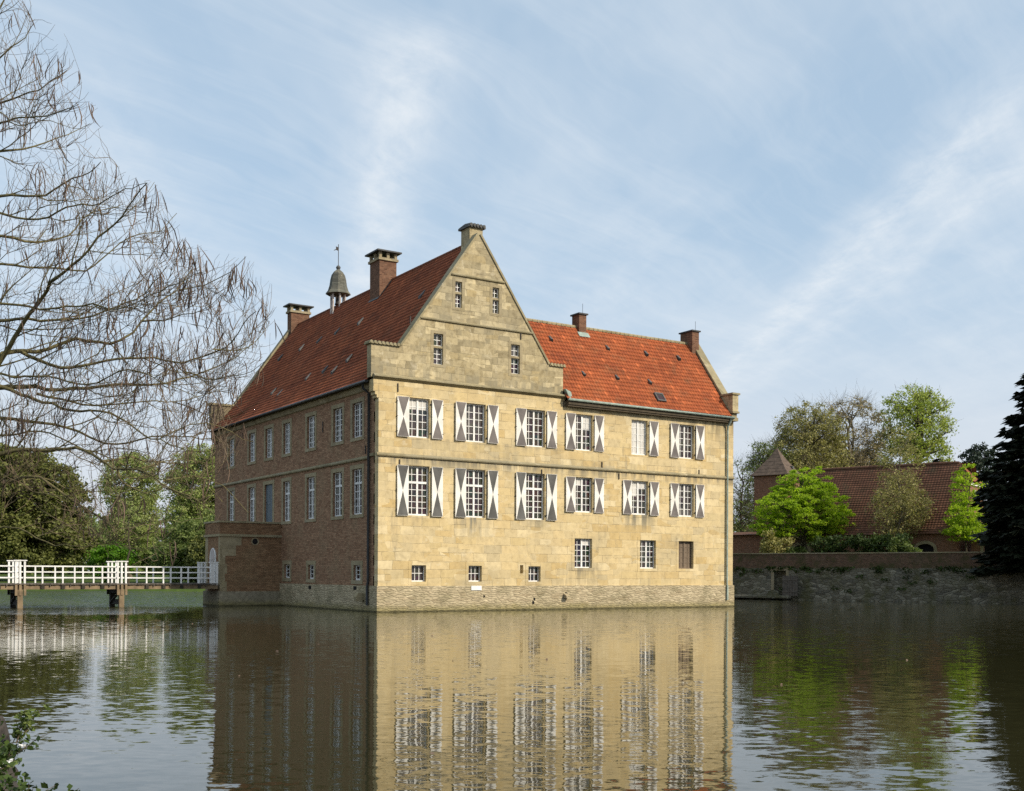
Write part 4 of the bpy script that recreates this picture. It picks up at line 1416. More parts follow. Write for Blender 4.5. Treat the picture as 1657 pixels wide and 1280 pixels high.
for z in (0.62, 1.62):
    q.box(DH[1] - 0.1, -0.57, z, DH[1] + 1.25, -0.546, z + 0.13)
q.build('plank_door', M['timber_grey'], gw)
# ivy and moss hanging at the ledge
rg = np.random.default_rng(21)


def leaves(rng, cen, n, rad, size, flat=0.7, shape=0.62):
    """n leaf-shaped quads scattered round each centre; returns verts, faces, random"""
    cen = np.asarray(cen, float)
    rad = np.broadcast_to(np.asarray(rad, float), (len(cen), 3)) if np.ndim(rad) < 2 else np.asarray(rad)
    c = np.repeat(cen, n, 0)
    r = np.repeat(rad, n, 0)
    d = rng.normal(size=c.shape)
    d /= np.linalg.norm(d, axis=1, keepdims=True)
    p = c + d * r * (rng.random((len(c), 1)) ** 0.55)
    a = rng.normal(size=c.shape)
    a[:, 2] *= flat
    a /= np.linalg.norm(a, axis=1, keepdims=True)
    b = np.cross(a, rng.normal(size=c.shape))
    b /= np.linalg.norm(b, axis=1, keepdims=True) + 1e-9
    s = size * (0.55 + 0.9 * rng.random((len(c), 1)))
    a, b = a * s, b * s * shape
    V = np.stack([p - a, p - b * 0.9 + a * 0.1, p + a, p + b], 1).reshape(-1, 3)
    Fq = np.arange(len(V)).reshape(-1, 4)
    # neighbouring leaves of a clump share a tone, with some spread
    tone = np.repeat(rng.random(len(cen)), n)
    rnd = np.clip(0.55 * tone + 0.45 * rng.random(len(c)), 0, 1)
    return V, Fq, rnd


cen = []
for k in range(150):
    cen.append((rg.uniform(6, 60), -0.02, rg.choice([2.62, 2.66, 2.4, rg.uniform(0.4, 2.4)])))
V, Fq, rn = leaves(rg, cen, 26, (0.45, 0.10, 0.20), 0.10)
np_mesh('wall_ivy', V, Fq, M['leaf_hedge'], gw, rn)['kind'] = 'stuff'

ld = empty('landing_stage', W(*[a + onwall(1235) * b for a, b in zip(WA, (DX, DY))]), AZ, label='low dark stone landing ledge at the water below the wall door', cat='landing stage')
q = MB()
l0, l1 = onwall(1190) - onwall(1235), onwall(1283) - onwall(1235)
q.box(l0, -1.0, 0.10, l1, -0.01, 0.34)
q.build('ledge_slab', M['wall_rubble'], ld, bevel=0.04)
q = MB()
for k in range(4):
    x = l0 + 0.4 + k * (l1 - l0 - 0.8) / 3
    q.box(x - 0.2, -0.8, -1.2, x + 0.2, -0.1, 0.098)
q.build('ledge_support', M['timber_dark'], ld)
q = MB()
q.prism([(-0.55, 0.342), (0.55, 0.342), (0.42, 0.62), (0.1, 0.82), (-0.35, 0.70)], -0.7, -0.25, lambda u, v, t_: (onwall(1255) - onwall(1235) + u, t_, v))
q.build('mossy_step', M['wall_rubble'], ld)

# barn
bc = (38.1, 96.6)
barn = empty('barn', W(bc[0], bc[1], 3.0), AZ, label='long brick barn with a big dark tiled roof and arched openings behind the garden wall', cat='barn')
BL, BD, BH, BRZ = 14.5, 11.0, 2.95, 9.25


def barn_s(px):
    u = (px - 828.5) / F_PX
    return (u * bc[1] - bc[0]) / (DX - u * DY)


arches = [(barn_s(1483), barn_s(1511)), (barn_s(1441), barn_s(1457)), (barn_s(1283), barn_s(1308)), (barn_s(1240), barn_s(1262))]
q = MB()
AH = 1.85
holesB = [(a, b, -0.2, AH - 0.45) for a, b in arches]
q_h = []
panel(q, fW, -BL - 11, 0, -0.2, BH, [(a, b, -0.2, AH) for a, b in arches], 0.4)
for a, b in arches:      # segmental heads: fill the corners over each arch
    m_ = (a + b) / 2
    for sgn in (-1, 1):
        e_ = m_ + sgn * (b - a) / 2
        pts = [(m_ + sgn * (b - a) / 2 * math.cos(t_), AH - 0.5 + 0.5 * math.sin(t_)) for t_ in np.linspace(0, math.pi / 2, 7)]
        q.face([fW(e_, AH, 0.0)] + [fW(u, z, 0.0) for u, z in (pts if sgn < 0 else pts[::-1])])
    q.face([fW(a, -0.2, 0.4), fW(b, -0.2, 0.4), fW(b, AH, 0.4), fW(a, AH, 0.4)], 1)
q.face([(0, 0, -0.2), (0, BD, -0.2), (0, BD, BH), (0, 0, BH)])
hz = 7.55
q.face([(0, 0, BH), (0, BD, BH), (0, BD - (hz - BH) * 5.5 / (BRZ - BH), hz), (0, (hz - BH) * 5.5 / (BRZ - BH), hz)])
q.face([(-BL, 0, BH), (-BL, BD, BH), (-BL, BD / 2, BRZ)])
q.face([(-BL - 11, 0, -0.2), (-BL - 11, BD, -0.2), (-BL - 11, BD, BH), (-BL - 11, 0, BH)])
q.face([(-BL - 11, BD, -0.2), (0, BD, -0.2), (0, BD, BH), (-BL - 11, BD, BH)])
q.build('barn_wall', [M['barn_brick'], M['dark']], barn)
for a, b in arches:
    q = MB()
    m_ = (a + b) / 2
    h_ = (b - a) / 2
    tt = np.linspace(0, math.pi, 13)
    for i in range(12):
        p = [(m_ + r_ * math.cos(t_), AH - 0.5 + (0.5 + r_ - h_) * math.sin(t_)) for t_, r_ in ((tt[i], h_), (tt[i + 1], h_), (tt[i + 1], h_ + 0.28), (tt[i], h_ + 0.28))]
        q.prism(p, -0.03, 0.05, lambda u, v, d_: (u, d_, v))
    q.box(a - 0.28, -0.03, -0.2, a - 0.001, 0.05, AH - 0.5)
    q.box(b + 0.001, -0.03, -0.2, b + 0.28, 0.05, AH - 0.5)
    q.build('arch_surround', M['surround'], barn)
run = 5.5 / (BRZ - BH)
hipy = (hz - BH) * run


def barnclip(c):
    loc = c
    return ~((loc[:, 0] > -1.15) & (loc[:, 2] > hz + (loc[:, 0] * -1.0 + 0.25) * (BRZ - hz) / 1.4))


tiled('barn_roof', [(-0.45, BH - 0.25), (0.3, BH + 0.42), (5.5, BRZ)], -BL, 0.22, lambda a, z, u: (u, a, z), 'tiles_barn', tw=0.26, th=0.30, parent=barn, nu=4, relief=0.6, keep=barnclip)
q = MB()
q.face([(-BL, BD + 0.4, BH - 0.25), (0.22, BD + 0.4, BH - 0.25), (-0.0, 5.5, BRZ - 0.02), (-BL, 5.5, BRZ)])
q.build('barn_roof_back_slope', M['tiles_barn'], barn)
q = MB()
q.face([(0.3, hipy - 0.25, hz - 0.1), (0.3, BD - hipy + 0.25, hz - 0.1), (-1.15, 5.5, BRZ + 0.06)])
q.build('hipped_gable_end', M['tiles_orange'], barn)
q = MB()
q.box(0.02, hipy - 0.1, hz - 0.42, 0.12, BD - hipy + 0.1, hz - 0.2)
q.box(0.02, 5.2, hz - 1.6, 0.07, 5.8, hz - 0.8)
q.build('gable_trim', M['white'], barn)
q = MB()
for k in range(int((BL - 1.2) / 0.45)):
    q.tube([(-1.3 - k * 0.45, 5.5, BRZ + 0.02), (-1.78 - k * 0.45, 5.5, BRZ + 0.03)], [0.14, 0.17], 7)
q.build('ridge_tiles', M['tiles_barn'], barn)
q = MB()
q.face([(-BL - 11, -0.4, BH - 0.05), (-BL + 0.1, -0.4, BH - 0.05), (-BL + 0.1, 3.0, BH + 0.35), (-BL - 11, 3.0, BH + 0.35)])
q.build('lean_to_roof', M['tiles_barn'], barn)

annex = empty('barn_annex', W(bc[0] + 1.0 * DX + 0.6 * BX, bc[1] + 1.0 * DY + 0.6 * BY, 3.0), AZ, label='low brick shed with an arched opening between barn gable and dark spruce', cat='shed')
q = MB()
panel(q, fW, 0, 7.5, -0.2, 2.75, [(1.0, 2.9, -0.2, 2.2)], 0.4)
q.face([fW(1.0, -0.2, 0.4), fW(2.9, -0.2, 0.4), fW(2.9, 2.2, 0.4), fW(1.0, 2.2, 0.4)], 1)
q.face([(0, 0, -0.2), (0, 6, -0.2), (0, 6, 3.4), (0, 0, 2.75)])
q.face([(7.5, 0, -0.2), (7.5, 6, -0.2), (7.5, 6, 3.4), (7.5, 0, 2.75)])
for sgn in (-1, 1):
    pts = [(1.95 + sgn * 0.95 * math.cos(t_), 1.6 + 0.6 * math.sin(t_)) for t_ in np.linspace(0, math.pi / 2, 7)]
    q.face([fW(1.95 + sgn * 0.95, 2.2, 0.0)] + [fW(u, z, 0.0) for u, z in (pts if sgn < 0 else pts[::-1])])
q.build('shed_wall', [M['barn_brick'], M['dark']], annex)
q = MB()
q.prism([(-0.35, 2.62), (-0.35, 2.78), (6.2, 3.75), (6.2, 3.55)], -0.3, 7.8, lambda u, v, t_: (t_, u, v))
q.build('shed_roof', M['tower_tile'], annex)
q = MB()
tt = np.linspace(0, math.pi, 13)
for i in range(12):
    p = [(1.95 + r_ * math.cos(t_), 1.6 + (0.6 + r_ - 0.95) * math.sin(t_)) for t_, r_ in ((tt[i], 0.95), (tt[i + 1], 0.95), (tt[i + 1], 1.2), (tt[i], 1.2))]
    q.prism(p, -0.03, 0.05, lambda u, v, d_: (u, d_, v))
q.box(0.75, -0.03, -0.2, 0.999, 0.05, 1.6)
q.box(2.901, -0.03, -0.2, 3.15, 0.05, 1.6)
q.build('arch_surround', M['surround'], annex)

# dovecote tower
tw_c = (26.15, 111.6)
tower = empty('dovecote_tower', W(tw_c[0], tw_c[1], 3.0), AZ, label='square brick tower with a pointed tiled roof above the bright maple', cat='tower')
q = MB()
q.box(-1.66, -1.66, -0.2, 1.66, 1.66, 9.0)
q.build('tower_wall', M['barn_brick'], tower)
q = MB()
lv = [(1.98, 8.80), (1.45, 9.45), (0.62, 10.60), (0.0, 11.65)]
for (r0, z0), (r1, z1) in zip(lv, lv[1:]):
    nst = max(2, int((z1 - z0) / 0.3))
    for k in range(nst):
        ra, rb = r0 + (r1 - r0) * k / nst, r0 + (r1 - r0) * (k + 1) / nst
        za, zb = z0 + (z1 - z0) * k / nst + 0.03, z0 + (z1 - z0) * (k + 1) / nst
        ca = [(-ra, -ra), (ra, -ra), (ra, ra), (-ra, ra)]
        cb_ = [(-rb, -rb), (rb, -rb), (rb, rb), (-rb, rb)]
        for j in range(4):
            q.face([(*ca[j], za), (*ca[(j + 1) % 4], za), (*cb_[(j + 1) % 4], zb), (*cb_[j], zb)])
            q.face([(*ca[j], za), (*ca[(j + 1) % 4], za), (*ca[(j + 1) % 4], za - 0.04), (*ca[j], za - 0.04)])
q.build('tower_roof', M['tower_tile'], tower)
q = MB()
q.box(1.22, 0.3, 9.55, 1.5, 0.65, 9.8)
q.build('roof_vent', M['lead'], tower)

# ------------------------------------------------------------------ trees


def limb(p, q, rng, n=5, sag=0.0, wob=0.08):
    p, q = Vector(p), Vector(q)
    L_ = (q - p).length
    pts = []
    for k in range(n + 1):
        t_ = k / n
        v = p.lerp(q, t_)
        b = math.sin(math.pi * t_) * L_
        v += Vector((rng.normal() * wob, rng.normal() * wob, rng.normal() * wob * 0.6)) * b * 0.6
        v.z += -sag * b
        pts.append(v)
    return pts


def tree(name, label, cat, group, loc, H, tr, blobs, ncl, npl, lsize, leaf, bark, seed, crad=0.9, first=0.25, twigs=0, twl=0.9, limb_r=0.35, flat=0.7, nlimb=None, stems=1, base_sink=0.3, flatc=0.6):
    """blobs: crown ellipsoids (x, y, z, rx, ry, rz) relative to the base, viewer-independent metres"""
    rng = np.random.default_rng(seed)
    root = empty(name, loc, rng.uniform(0, 0.3), label=label, cat=cat, group=group)
    bl_ = np.array(blobs, float)
    vol = np.prod(bl_[:, 3:], 1)
    which = rng.choice(len(bl_), ncl, p=vol / vol.sum())
    d = rng.normal(size=(ncl, 3))
    d /= np.linalg.norm(d, axis=1, keepdims=True)
    cen = bl_[which, :3] + d * bl_[which, 3:] * (0.35 + 0.65 * rng.random((ncl, 1)) ** 0.45)
    wood = MB()
    top = bl_[:, 2].max() + bl_[np.argmax(bl_[:, 2]), 5] * 0.55
    trunks = []
    for s_ in range(stems):
        tp = [Vector((rng.normal() * 0.02 * H * (k > 0), rng.normal() * 0.02 * H * (k > 0), -base_sink + (top + base_sink) * k / 7)) for k in range(8)]
        if stems > 1:
            a = 2 * math.pi * s_ / stems + 0.4
            for k, p in enumerate(tp):
                p.x += math.cos(a) * k / 7 * bl_[0, 3] * 0.45
                p.y += math.sin(a) * k / 7 * bl_[0, 4] * 0.45
        wood.tube(tp, [tr * (1.25 if k == 0 else 1.0 - 0.80 * k / 7) for k in range(8)], 8)
        trunks.append(tp)
    nl = nlimb or max(6, ncl // 4)
    sub = rng.choice(ncl, min(nl, ncl), replace=False)
    ends = []
    for i in sub:
        c = Vector(cen[i])
        tp = trunks[rng.integers(len(trunks))]
        hz_ = max(first * H, min(c.z - 0.25 * math.hypot(c.x, c.y) - 0.05 * H, top * 0.92))
        k = (hz_ + base_sink) / (top + base_sink) * 7
        k0 = min(int(k), 6)
        a = tp[k0].lerp(tp[k0 + 1], k - k0)
        pts = limb(a, c, rng, 5, -0.06)
        r0 = tr * limb_r * (0.6 + 0.5 * rng.random())
        wood.tube(pts, [r0 * (1 - 0.78 * t_ / 5) for t_ in range(6)], 5, cap=False)
        ends.append((pts, r0))
    # every other clump hangs on a branch that leaves the nearest limb
    allp = np.array([p for pts, _ in ends for p in pts[2:]])
    for i in range(ncl):
        if i in sub:
            continue
        j = np.argmin(((allp - cen[i]) ** 2).sum(1) + rng.random(len(allp)) * 0.5)
        wood.tube(limb(allp[j], cen[i], rng, 3), [tr * 0.10, tr * 0.085, tr * 0.06, tr * 0.035], 4, cap=False)
    if twigs:
        for i in range(ncl):
            for _ in range(twigs):
                dr_ = Vector(rng.normal(size=3))
                dr_.z = abs(dr_.z) * 0.8 + 0.35
                e = Vector(cen[i]) + dr_.normalized() * twl * (0.5 + rng.random())
                wood.tube(limb(cen[i], e, rng, 2), [tr * 0.035, tr * 0.026, tr * 0.012], 3, cap=False)
    wood.build('trunk', M[bark], root)
    V, Fq, rn = leaves(rng, cen, npl, np.array([crad, crad, crad * flatc]) * (0.6 + 0.8 * rng.random((ncl, 1))), lsize, flat)
    np_mesh('crown', V, Fq, M[leaf], root, rn)
    return root


def conifer(name, label, loc, H, R, seed, leaf, levels=34, group=None, npb=22, base=0.06, droop=0.25, sz=0.42):
    rng = np.random.default_rng(seed)
    root = empty(name, loc, 0, label=label, cat='conifer', group=group)
    wood = MB()
    wood.tube([(0, 0, -0.4), (0, 0, H * 0.5), (0, 0, H * 0.99)], [H * 0.018, H * 0.011, H * 0.002], 8)
    Vs, Rn = [], []
    for lv_ in range(levels):
        t_ = (lv_ + 0.3 * rng.random()) / levels
        nb = int(7 + 6 * (1 - t_))
        for b in range(nb):
            tj = min(max(t_ + rng.normal() * 0.022, 0.0), 0.995)
            z = H * (base + (1 - base) * tj)
            Lm = min(R * (1 - tj) ** 0.85 + 0.12, R * 0.74)
            a = 2 * math.pi * (b + rng.random()) / nb
            L_ = Lm * rng.uniform(0.72, 1.12)
            dx_, dy_ = math.cos(a), math.sin(a)
            dp = droop * rng.uniform(0.7, 1.3)
            wood.tube([(0, 0, z), (dx_ * L_ * 0.5, dy_ * L_ * 0.5, z - L_ * dp * 0.35), (dx_ * L_, dy_ * L_, z - L_ * dp + L_ * 0.06)], [0.05 + 0.008 * L_, 0.03, 0.01], 4, cap=False)
            n_ = max(5, int(npb * L_ / R) + 4)
            s = rng.random(n_) ** 0.7
            s[0] = 1.0
            side = rng.uniform(-1, 1, n_) * (0.34 * L_ * (1 - s * 0.75) + 0.05)
            px_ = dx_ * L_ * s - dy_ * side
            py_ = dy_ * L_ * s + dx_ * side
            pz_ = z - L_ * dp * s ** 1.3 + L_ * 0.06 * s ** 4 - np.abs(side) * 0.35 + rng.normal(0, 0.05, n_)
            ln = sz * rng.uniform(0.7, 1.35, n_)
            an = a + side * 0.5 + rng.normal(0, 0.5, n_)
            tx, ty, tz = np.cos(an) * ln, np.sin(an) * ln, -ln * rng.uniform(0.05, 0.55, n_)
            wv_ = ln * 0.40
            ox, oy = -np.sin(an) * wv_, np.cos(an) * wv_
            oz = wv_ * rng.normal(0, 0.5, n_)
            p0 = np.stack([px_ - tx * .6, py_ - ty * .6, pz_ - tz * .6], 1)
            p2 = np.stack([px_ + tx, py_ + ty, pz_ + tz], 1)
            p1 = np.stack([px_ + ox, py_ + oy, pz_ + oz], 1)
            p3 = np.stack([px_ - ox, py_ - oy, pz_ - oz], 1)
            Vs.append(np.stack([p0, p1, p2, p3], 1).reshape(-1, 3))
            Rn.append(np.clip(0.5 * rng.random() + 0.5 * rng.random(n_), 0, 1))
    wood.build('trunk', M['bark'], root)
    V = np.concatenate(Vs)
    np_mesh('crown', V, np.arange(len(V)).reshape(-1, 4), M[leaf], root, np.concatenate(Rn))
    return root


G1 = 'trees behind the barn and tower'
tree('maple_tree', 'bright yellow-green round maple behind the garden wall below the tower', 'tree', None, W(26.6, 102.5, 3.0), 9, 0.20,
     [(-2.9, 0.3, 4.4, 2.6, 2.8, 2.2), (1.5, -0.3, 5.0, 2.9, 2.8, 2.7), (-0.4, 0.2, 6.8, 2.3, 2.4, 2.2), (2.7, -1.0, 3.7, 1.9, 2.0, 1.3), (-3.6, 1.2, 3.3, 1.7, 1.7, 1.3), (0.8, -0.6, 7.6, 1.5, 1.5, 1.4), (-0.7, -1.6, 5.0, 2.4, 1.6, 2.6), (0.0, 0, 5.0, 3.9, 3.0, 2.9)],
     640, 62, 0.095, 'leaf_maple', 'bark', 11, crad=0.48, first=0.16, nlimb=50, twigs=1, twl=0.5, flatc=0.38)
tree('young_lime_tree', 'slim fresh green tree in front of the barn gable end', 'tree', None, W(38.3, 95.0, 3.0), 8, 0.10,
     [(0, 0, 3.6, 2.0, 1.8, 1.7), (0.3, 0.2, 6.4, 1.1, 1.1, 2.6), (-1.0, 0.2, 2.9, 1.5, 1.4, 1.1), (0.9, 0, 3.3, 1.2, 1.2, 1.2)],
     180, 46, 0.10, 'leaf_maple', 'bark', 12, crad=0.55, first=0.15, nlimb=30, twigs=1, flatc=0.4)
tree('thin_birch_tree', 'thin olive budding tree in front of the dark barn roof', 'tree', None, W(33.6, 98.0, 3.0), 11, 0.12,
     [(0, 0, 5.0, 3.3, 2.4, 3.0), (0.2, 0, 9.0, 1.9, 1.6, 3.0), (2.2, 0, 4.6, 2.2, 1.8, 2.0)],
     360, 34, 0.08, 'leaf_olive', 'bark_pale', 13, crad=0.75, first=0.14, nlimb=44, twigs=4, twl=0.9)
tree('oak_tree', 'tall wide oak in fresh leaf behind the barn roof', 'tree', G1, W(53.5, 150, 3.0), 24, 0.55,
     [(0.0, 0, 19.0, 5.6, 5.0, 5.0), (-3.0, 1, 14.0, 3.6, 3.6, 4.5), (3.2, 0, 14.5, 3.8, 3.5, 4.0), (2.2, -1, 9.5, 3.5, 3.5, 2.6), (0.3, 0, 21.0, 3.4, 3.4, 3.2)],
     460, 40, 0.15, 'leaf_oak', 'bark', 14, crad=1.1, first=0.28, nlimb=56, twigs=3, twl=1.2, limb_r=0.42)
tree('ash_tree', 'tall nearly bare ash with fine branches behind the barn, left of the oak', 'tree', G1, W(44.2, 148, 3.0), 25, 0.42,
     [(0, 0, 17.0, 5.2, 4.4, 6.0), (-1.4, 0, 11.0, 5.0, 3.6, 4.8), (2.8, 0, 10.5, 5.0, 3.6, 4.6)],
     420, 40, 0.12, 'leaf_russet', 'bark_pale', 15, crad=1.15, first=0.2, nlimb=60, twigs=9, twl=1.9, limb_r=0.42, stems=2)
tree('beech_tree', 'broad olive-brown tree in bud directly behind the pointed tower roof', 'tree', G1, W(36.6, 140, 3.0), 22, 0.45,
     [(0.4, 0, 15.5, 4.8, 4.4, 5.0), (-3.0, 0, 11.5, 4.0, 3.6, 4.6), (3.0, 0, 11.5, 4.4, 3.5, 5.6)],
     520, 70, 0.12, 'leaf_olive', 'bark', 16, crad=1.0, first=0.22, nlimb=44, twigs=5, twl=1.5)
tree('alder_tree', 'thin dark open tree between the house corner and the tower', 'tree', G1, W(29.4, 132, 3.0), 16, 0.26,
     [(0, 0, 9.5, 2.9, 2.8, 5.0), (-1.2, 0, 6.0, 2.6, 2.4, 3.2), (1.3, 0, 12.0, 2.0, 2.0, 2.8)],
     300, 34, 0.11, 'leaf_mid', 'bark', 17, crad=0.9, first=0.15, nlimb=50, twigs=9, twl=1.3)
tree('alder_tree', 'bare dark tree whose branches show right beside the house corner', 'tree', G1, W(25.6, 126, 3.0), 13, 0.22,
     [(0, 0, 7.5, 2.4, 2.4, 4.4), (0.8, 0, 4.5, 2.2, 2.2, 2.8)],
     160, 7, 0.14, 'leaf_mid', 'bark', 27, crad=0.9, first=0.12, nlimb=44, twigs=11, twl=1.4)
tree('beech_tree', 'hazy olive tree filling the gap between ash and beech', 'tree', G1, W(41.2, 160, 3.0), 19, 0.35,
     [(0, 0, 12.0, 4.4, 4.2, 5.0)], 260, 50, 0.13, 'leaf_russet', 'bark', 28, crad=1.0, first=0.2, nlimb=30, twigs=5, twl=1.6)
tree('hornbeam_tree', 'hazy pale green tree between the ash and the oak, behind the barn ridge', 'tree', G1, W(49.0, 158, 3.0), 18, 0.35,
     [(0, 0, 11.5, 4.2, 4.0, 5.4)], 260, 50, 0.13, 'leaf_olive', 'bark', 29, crad=1.0, first=0.2, nlimb=30, twigs=4, twl=1.5)
tree('hornbeam_tree', 'low pale green tree under the right edge of the oak', 'tree', G1, W(58.0, 156, 3.0), 13, 0.3,
     [(0, 0, 8.0, 4.4, 4.0, 3.6)], 220, 44, 0.13, 'leaf_oak', 'bark', 30, crad=1.0, first=0.2, nlimb=26, twigs=3, twl=1.3)
conifer('spruce_tree', 'very dark tall spruce at the right end of the garden wall', W(39.3, 83.0, 3.0), 17.4, 6.3, 31, 'leaf_spruce', levels=64, npb=90, base=0.01, droop=0.20, sz=0.42)
tree('pine_tree', 'small round bluish pine top beyond the barn gable beside the spruce', 'tree', None, W(58.6, 142, 3.0), 16, 0.3,
     [(0, 0, 12.6, 2.7, 2.6, 3.0), (1.2, 0, 9.5, 3.0, 3.0, 2.6), (-0.8, 0, 10.5, 2.0, 2.0, 2.0)], 220, 70, 0.15, 'leaf_blue', 'bark', 32, crad=0.7, first=0.4, nlimb=24)
conifer('pine_tree', 'low dark conifer top behind the barn ridge under the oak', W(52.6, 140, 3.0), 13.8, 3.6, 33, 'leaf_spruce', levels=22, npb=26, sz=0.6, droop=0.1)


def shrub(name, label, loc, dims, ncl, npl, ls, leaf, seed, cat='shrub', group=None, crad=0.45, flat=0.7):
    rng = np.random.default_rng(seed)
    root = empty(name, loc, 0 if cat != 'hedge' else AZ, label=label, cat=cat, group=group)
    cen = rng.uniform(-1, 1, (ncl, 3)) if cat == 'hedge' else rng.normal(0, 0.5, (ncl, 3))
    cen = np.clip(cen, -1, 1) * np.array([dims[0], dims[1], dims[2] / 2]) + np.array([0, 0, dims[2] / 2])
    cen[:, 2] = np.maximum(cen[:, 2], 0.1)
    wood = MB()
    for k in range(10):
        c = cen[rng.integers(ncl)]
        wood.tube(limb((c[0] * 0.3, c[1] * 0.3, -0.2), c, rng, 3), [0.04, 0.03, 0.02, 0.01], 4, cap=False)
    wood.build('stem', M['bark'], root)
    V, Fq, rn = leaves(rng, cen, npl, (crad, crad, crad * 0.8), ls, flat)
    np_mesh('foliage', V, Fq, M[leaf], root, rn)
    return root


s_h = lambda px: W(*[a + onwall(px) * b + 3.2 * c for a, b, c in zip(WA, (DX, DY), (BX, BY))], 3.0)
shrub('hedge', 'long dark clipped hedge below the barn roof, right of the maple trunk', s_h(1368), (4.0, 0.9, 2.3), 170, 60, 0.11, 'leaf_hedge', 41, 'hedge', crad=0.5)
shrub('weeping_shrub', 'pale loose shrub on the wall left of the maple trunk', s_h(1228), (1.5, 1.2, 3.0), 60, 60, 0.12, 'leaf_olive', 42)
shrub('rose_shrub', 'low green shrub left of the small arched opening', s_h(1440), (1.3, 0.9, 1.9), 50, 60, 0.11, 'leaf_mid', 43)
shrub('rose_shrub', 'dark low shrub by the house end of the garden wall', s_h(1262), (1.2, 0.8, 1.3), 40, 50, 0.10, 'leaf_hedge', 44)

# park trees beyond the bridge
G2 = 'park trees beyond the bridge'
tree('yew_tree', 'huge dense dark olive yew beyond the bridge at the left edge', 'tree', G2, W(-64.5, 148, 0.8), 19, 0.6,
     [(0, 0, 10.0, 9.0, 7.5, 7.2), (-6, 2, 7.5, 6.5, 6, 6.0), (5.2, 0, 7.0, 4.5, 4.6, 5.5), (0, -2, 4.5, 9.0, 6, 3.6), (-2, 0, 14, 5.5, 5, 3.6)],
     900, 100, 0.21, 'leaf_dark', 'bark', 51, crad=1.3, first=0.1, nlimb=30)
tree('yew_tree', 'dark olive yew farther left with its lower skirt over the lawn', 'tree', G2, W(-80, 156, 0.8), 18, 0.6,
     [(0, 0, 9.0, 8.0, 7.5, 8.0), (0, -2, 4.5, 8.0, 6, 3.6)], 520, 90, 0.22, 'leaf_dark', 'bark', 57, crad=1.3, first=0.1, nlimb=24)
tree('lime_tree', 'pale green airy tree rising right of the dark yew', 'tree', G2, W(-59.5, 176, 1.0), 21, 0.4,
     [(0, 0, 14.5, 4.6, 4.2, 5.2), (0.5, 0, 8.5, 4.4, 4.0, 4.6)], 420, 80, 0.15, 'leaf_pale', 'bark_pale', 52, crad=1.1, first=0.2, nlimb=30, twigs=5, twl=1.5)
tree('lime_tree', 'pale green broad tree left of the house above the dark bushes', 'tree', G2, W(-43.5, 160, 1.0), 21, 0.4,
     [(0, 0, 14.0, 5.2, 4.8, 5.4), (-2.4, 0, 9.5, 3.4, 3.4, 4.2), (2.5, 0, 9.0, 4.0, 3.6, 5.0)], 460, 90, 0.16, 'leaf_pale', 'bark_pale', 53, crad=1.15, first=0.2, nlimb=36, twigs=4, twl=1.5)
tree('lime_tree', 'thin hazy tree in the gap between the two pale trees', 'tree', G2, W(-54.0, 192, 1.0), 15, 0.28,
     [(0, 0, 9.5, 3.4, 3.4, 5.0)], 240, 60, 0.15, 'leaf_pale', 'bark', 58, crad=1.1, first=0.2, nlimb=24, twigs=5, twl=1.5)
tree('holly_tree', 'dense dark bush-like tree beside the porch, beyond the bridge', 'tree', G2, W(-38.5, 139, 0.8), 9.5, 0.3,
     [(0, 0, 4.0, 4.6, 4.0, 4.0), (-2.5, 0, 3.0, 3.2, 3.0, 2.8), (2.6, 0, 5.0, 3.4, 3.0, 4.0)], 420, 70, 0.15, 'leaf_mid', 'bark', 54, crad=0.95, first=0.1, nlimb=24)
tree('holly_tree', 'darkest evergreen right against the porch corner', 'tree', G2, W(-35.2, 134, 0.8), 7.5, 0.3,
     [(0, 0, 3.2, 3.2, 3.0, 3.0)], 240, 70, 0.15, 'leaf_dark', 'bark', 59, crad=0.9, first=0.1, nlimb=18)
tree('dogwood_bush', 'bright fresh green bush on the lawn beyond the bridge middle', 'shrub', None, W(-49.0, 138, 0.8), 5.5, 0.12,
     [(0, 0, 2.5, 2.5, 2.4, 2.3), (1.2, 0, 1.9, 1.8, 1.8, 1.6)], 110, 60, 0.19, 'leaf_bright', 'bark', 55, crad=0.7, first=0.08, nlimb=18)
tree('young_ash_tree', 'slender bare trunk standing on the lawn right of the bright bush', 'tree', None, W(-46.6, 137, 0.8), 10, 0.16,
     [(0, 0, 8.4, 1.6, 1.6, 2.2)], 40, 8, 0.15, 'leaf_pale', 'bark', 56, crad=0.8, first=0.35, nlimb=16, twigs=4, twl=1.0)

# far wood closing the park
rg = np.random.default_rng(61)
cen = []
for k in range(2400):
    X = rg.uniform(-150, 10)
    Y = 215 + rg.uniform(0, 40)
    hgt = 11.5 + 3.5 * math.sin(X * 0.11) + 2 * math.sin(X * 0.37 + 1)
    cen.append(W(X, Y, 1 + hgt * rg.random() ** 0.85))
V, Fq, rn = leaves(rg, cen, 26, (2.3, 2.3, 1.5), 0.55)
tag(np_mesh('far_wood', V, Fq, M['leaf_mid'], None, rn), 'hazy far wood closing the park behind the bridge', 'wood', kind='stuff')
cen = []
for k in range(600):
    X = rg.uniform(28, 130)
    Y = 190 + rg.uniform(0, 30)
    cen.append(W(X, Y, 3 + 8 * rg.random() ** 0.7))
V, Fq, rn = leaves(rg, cen, 26, (2.3, 2.3, 1.5), 0.5)
tag(np_mesh('far_wood', V, Fq, M['leaf_olive'], None, rn), 'far brown-green wood showing low behind the barn and tower', 'wood', kind='stuff')

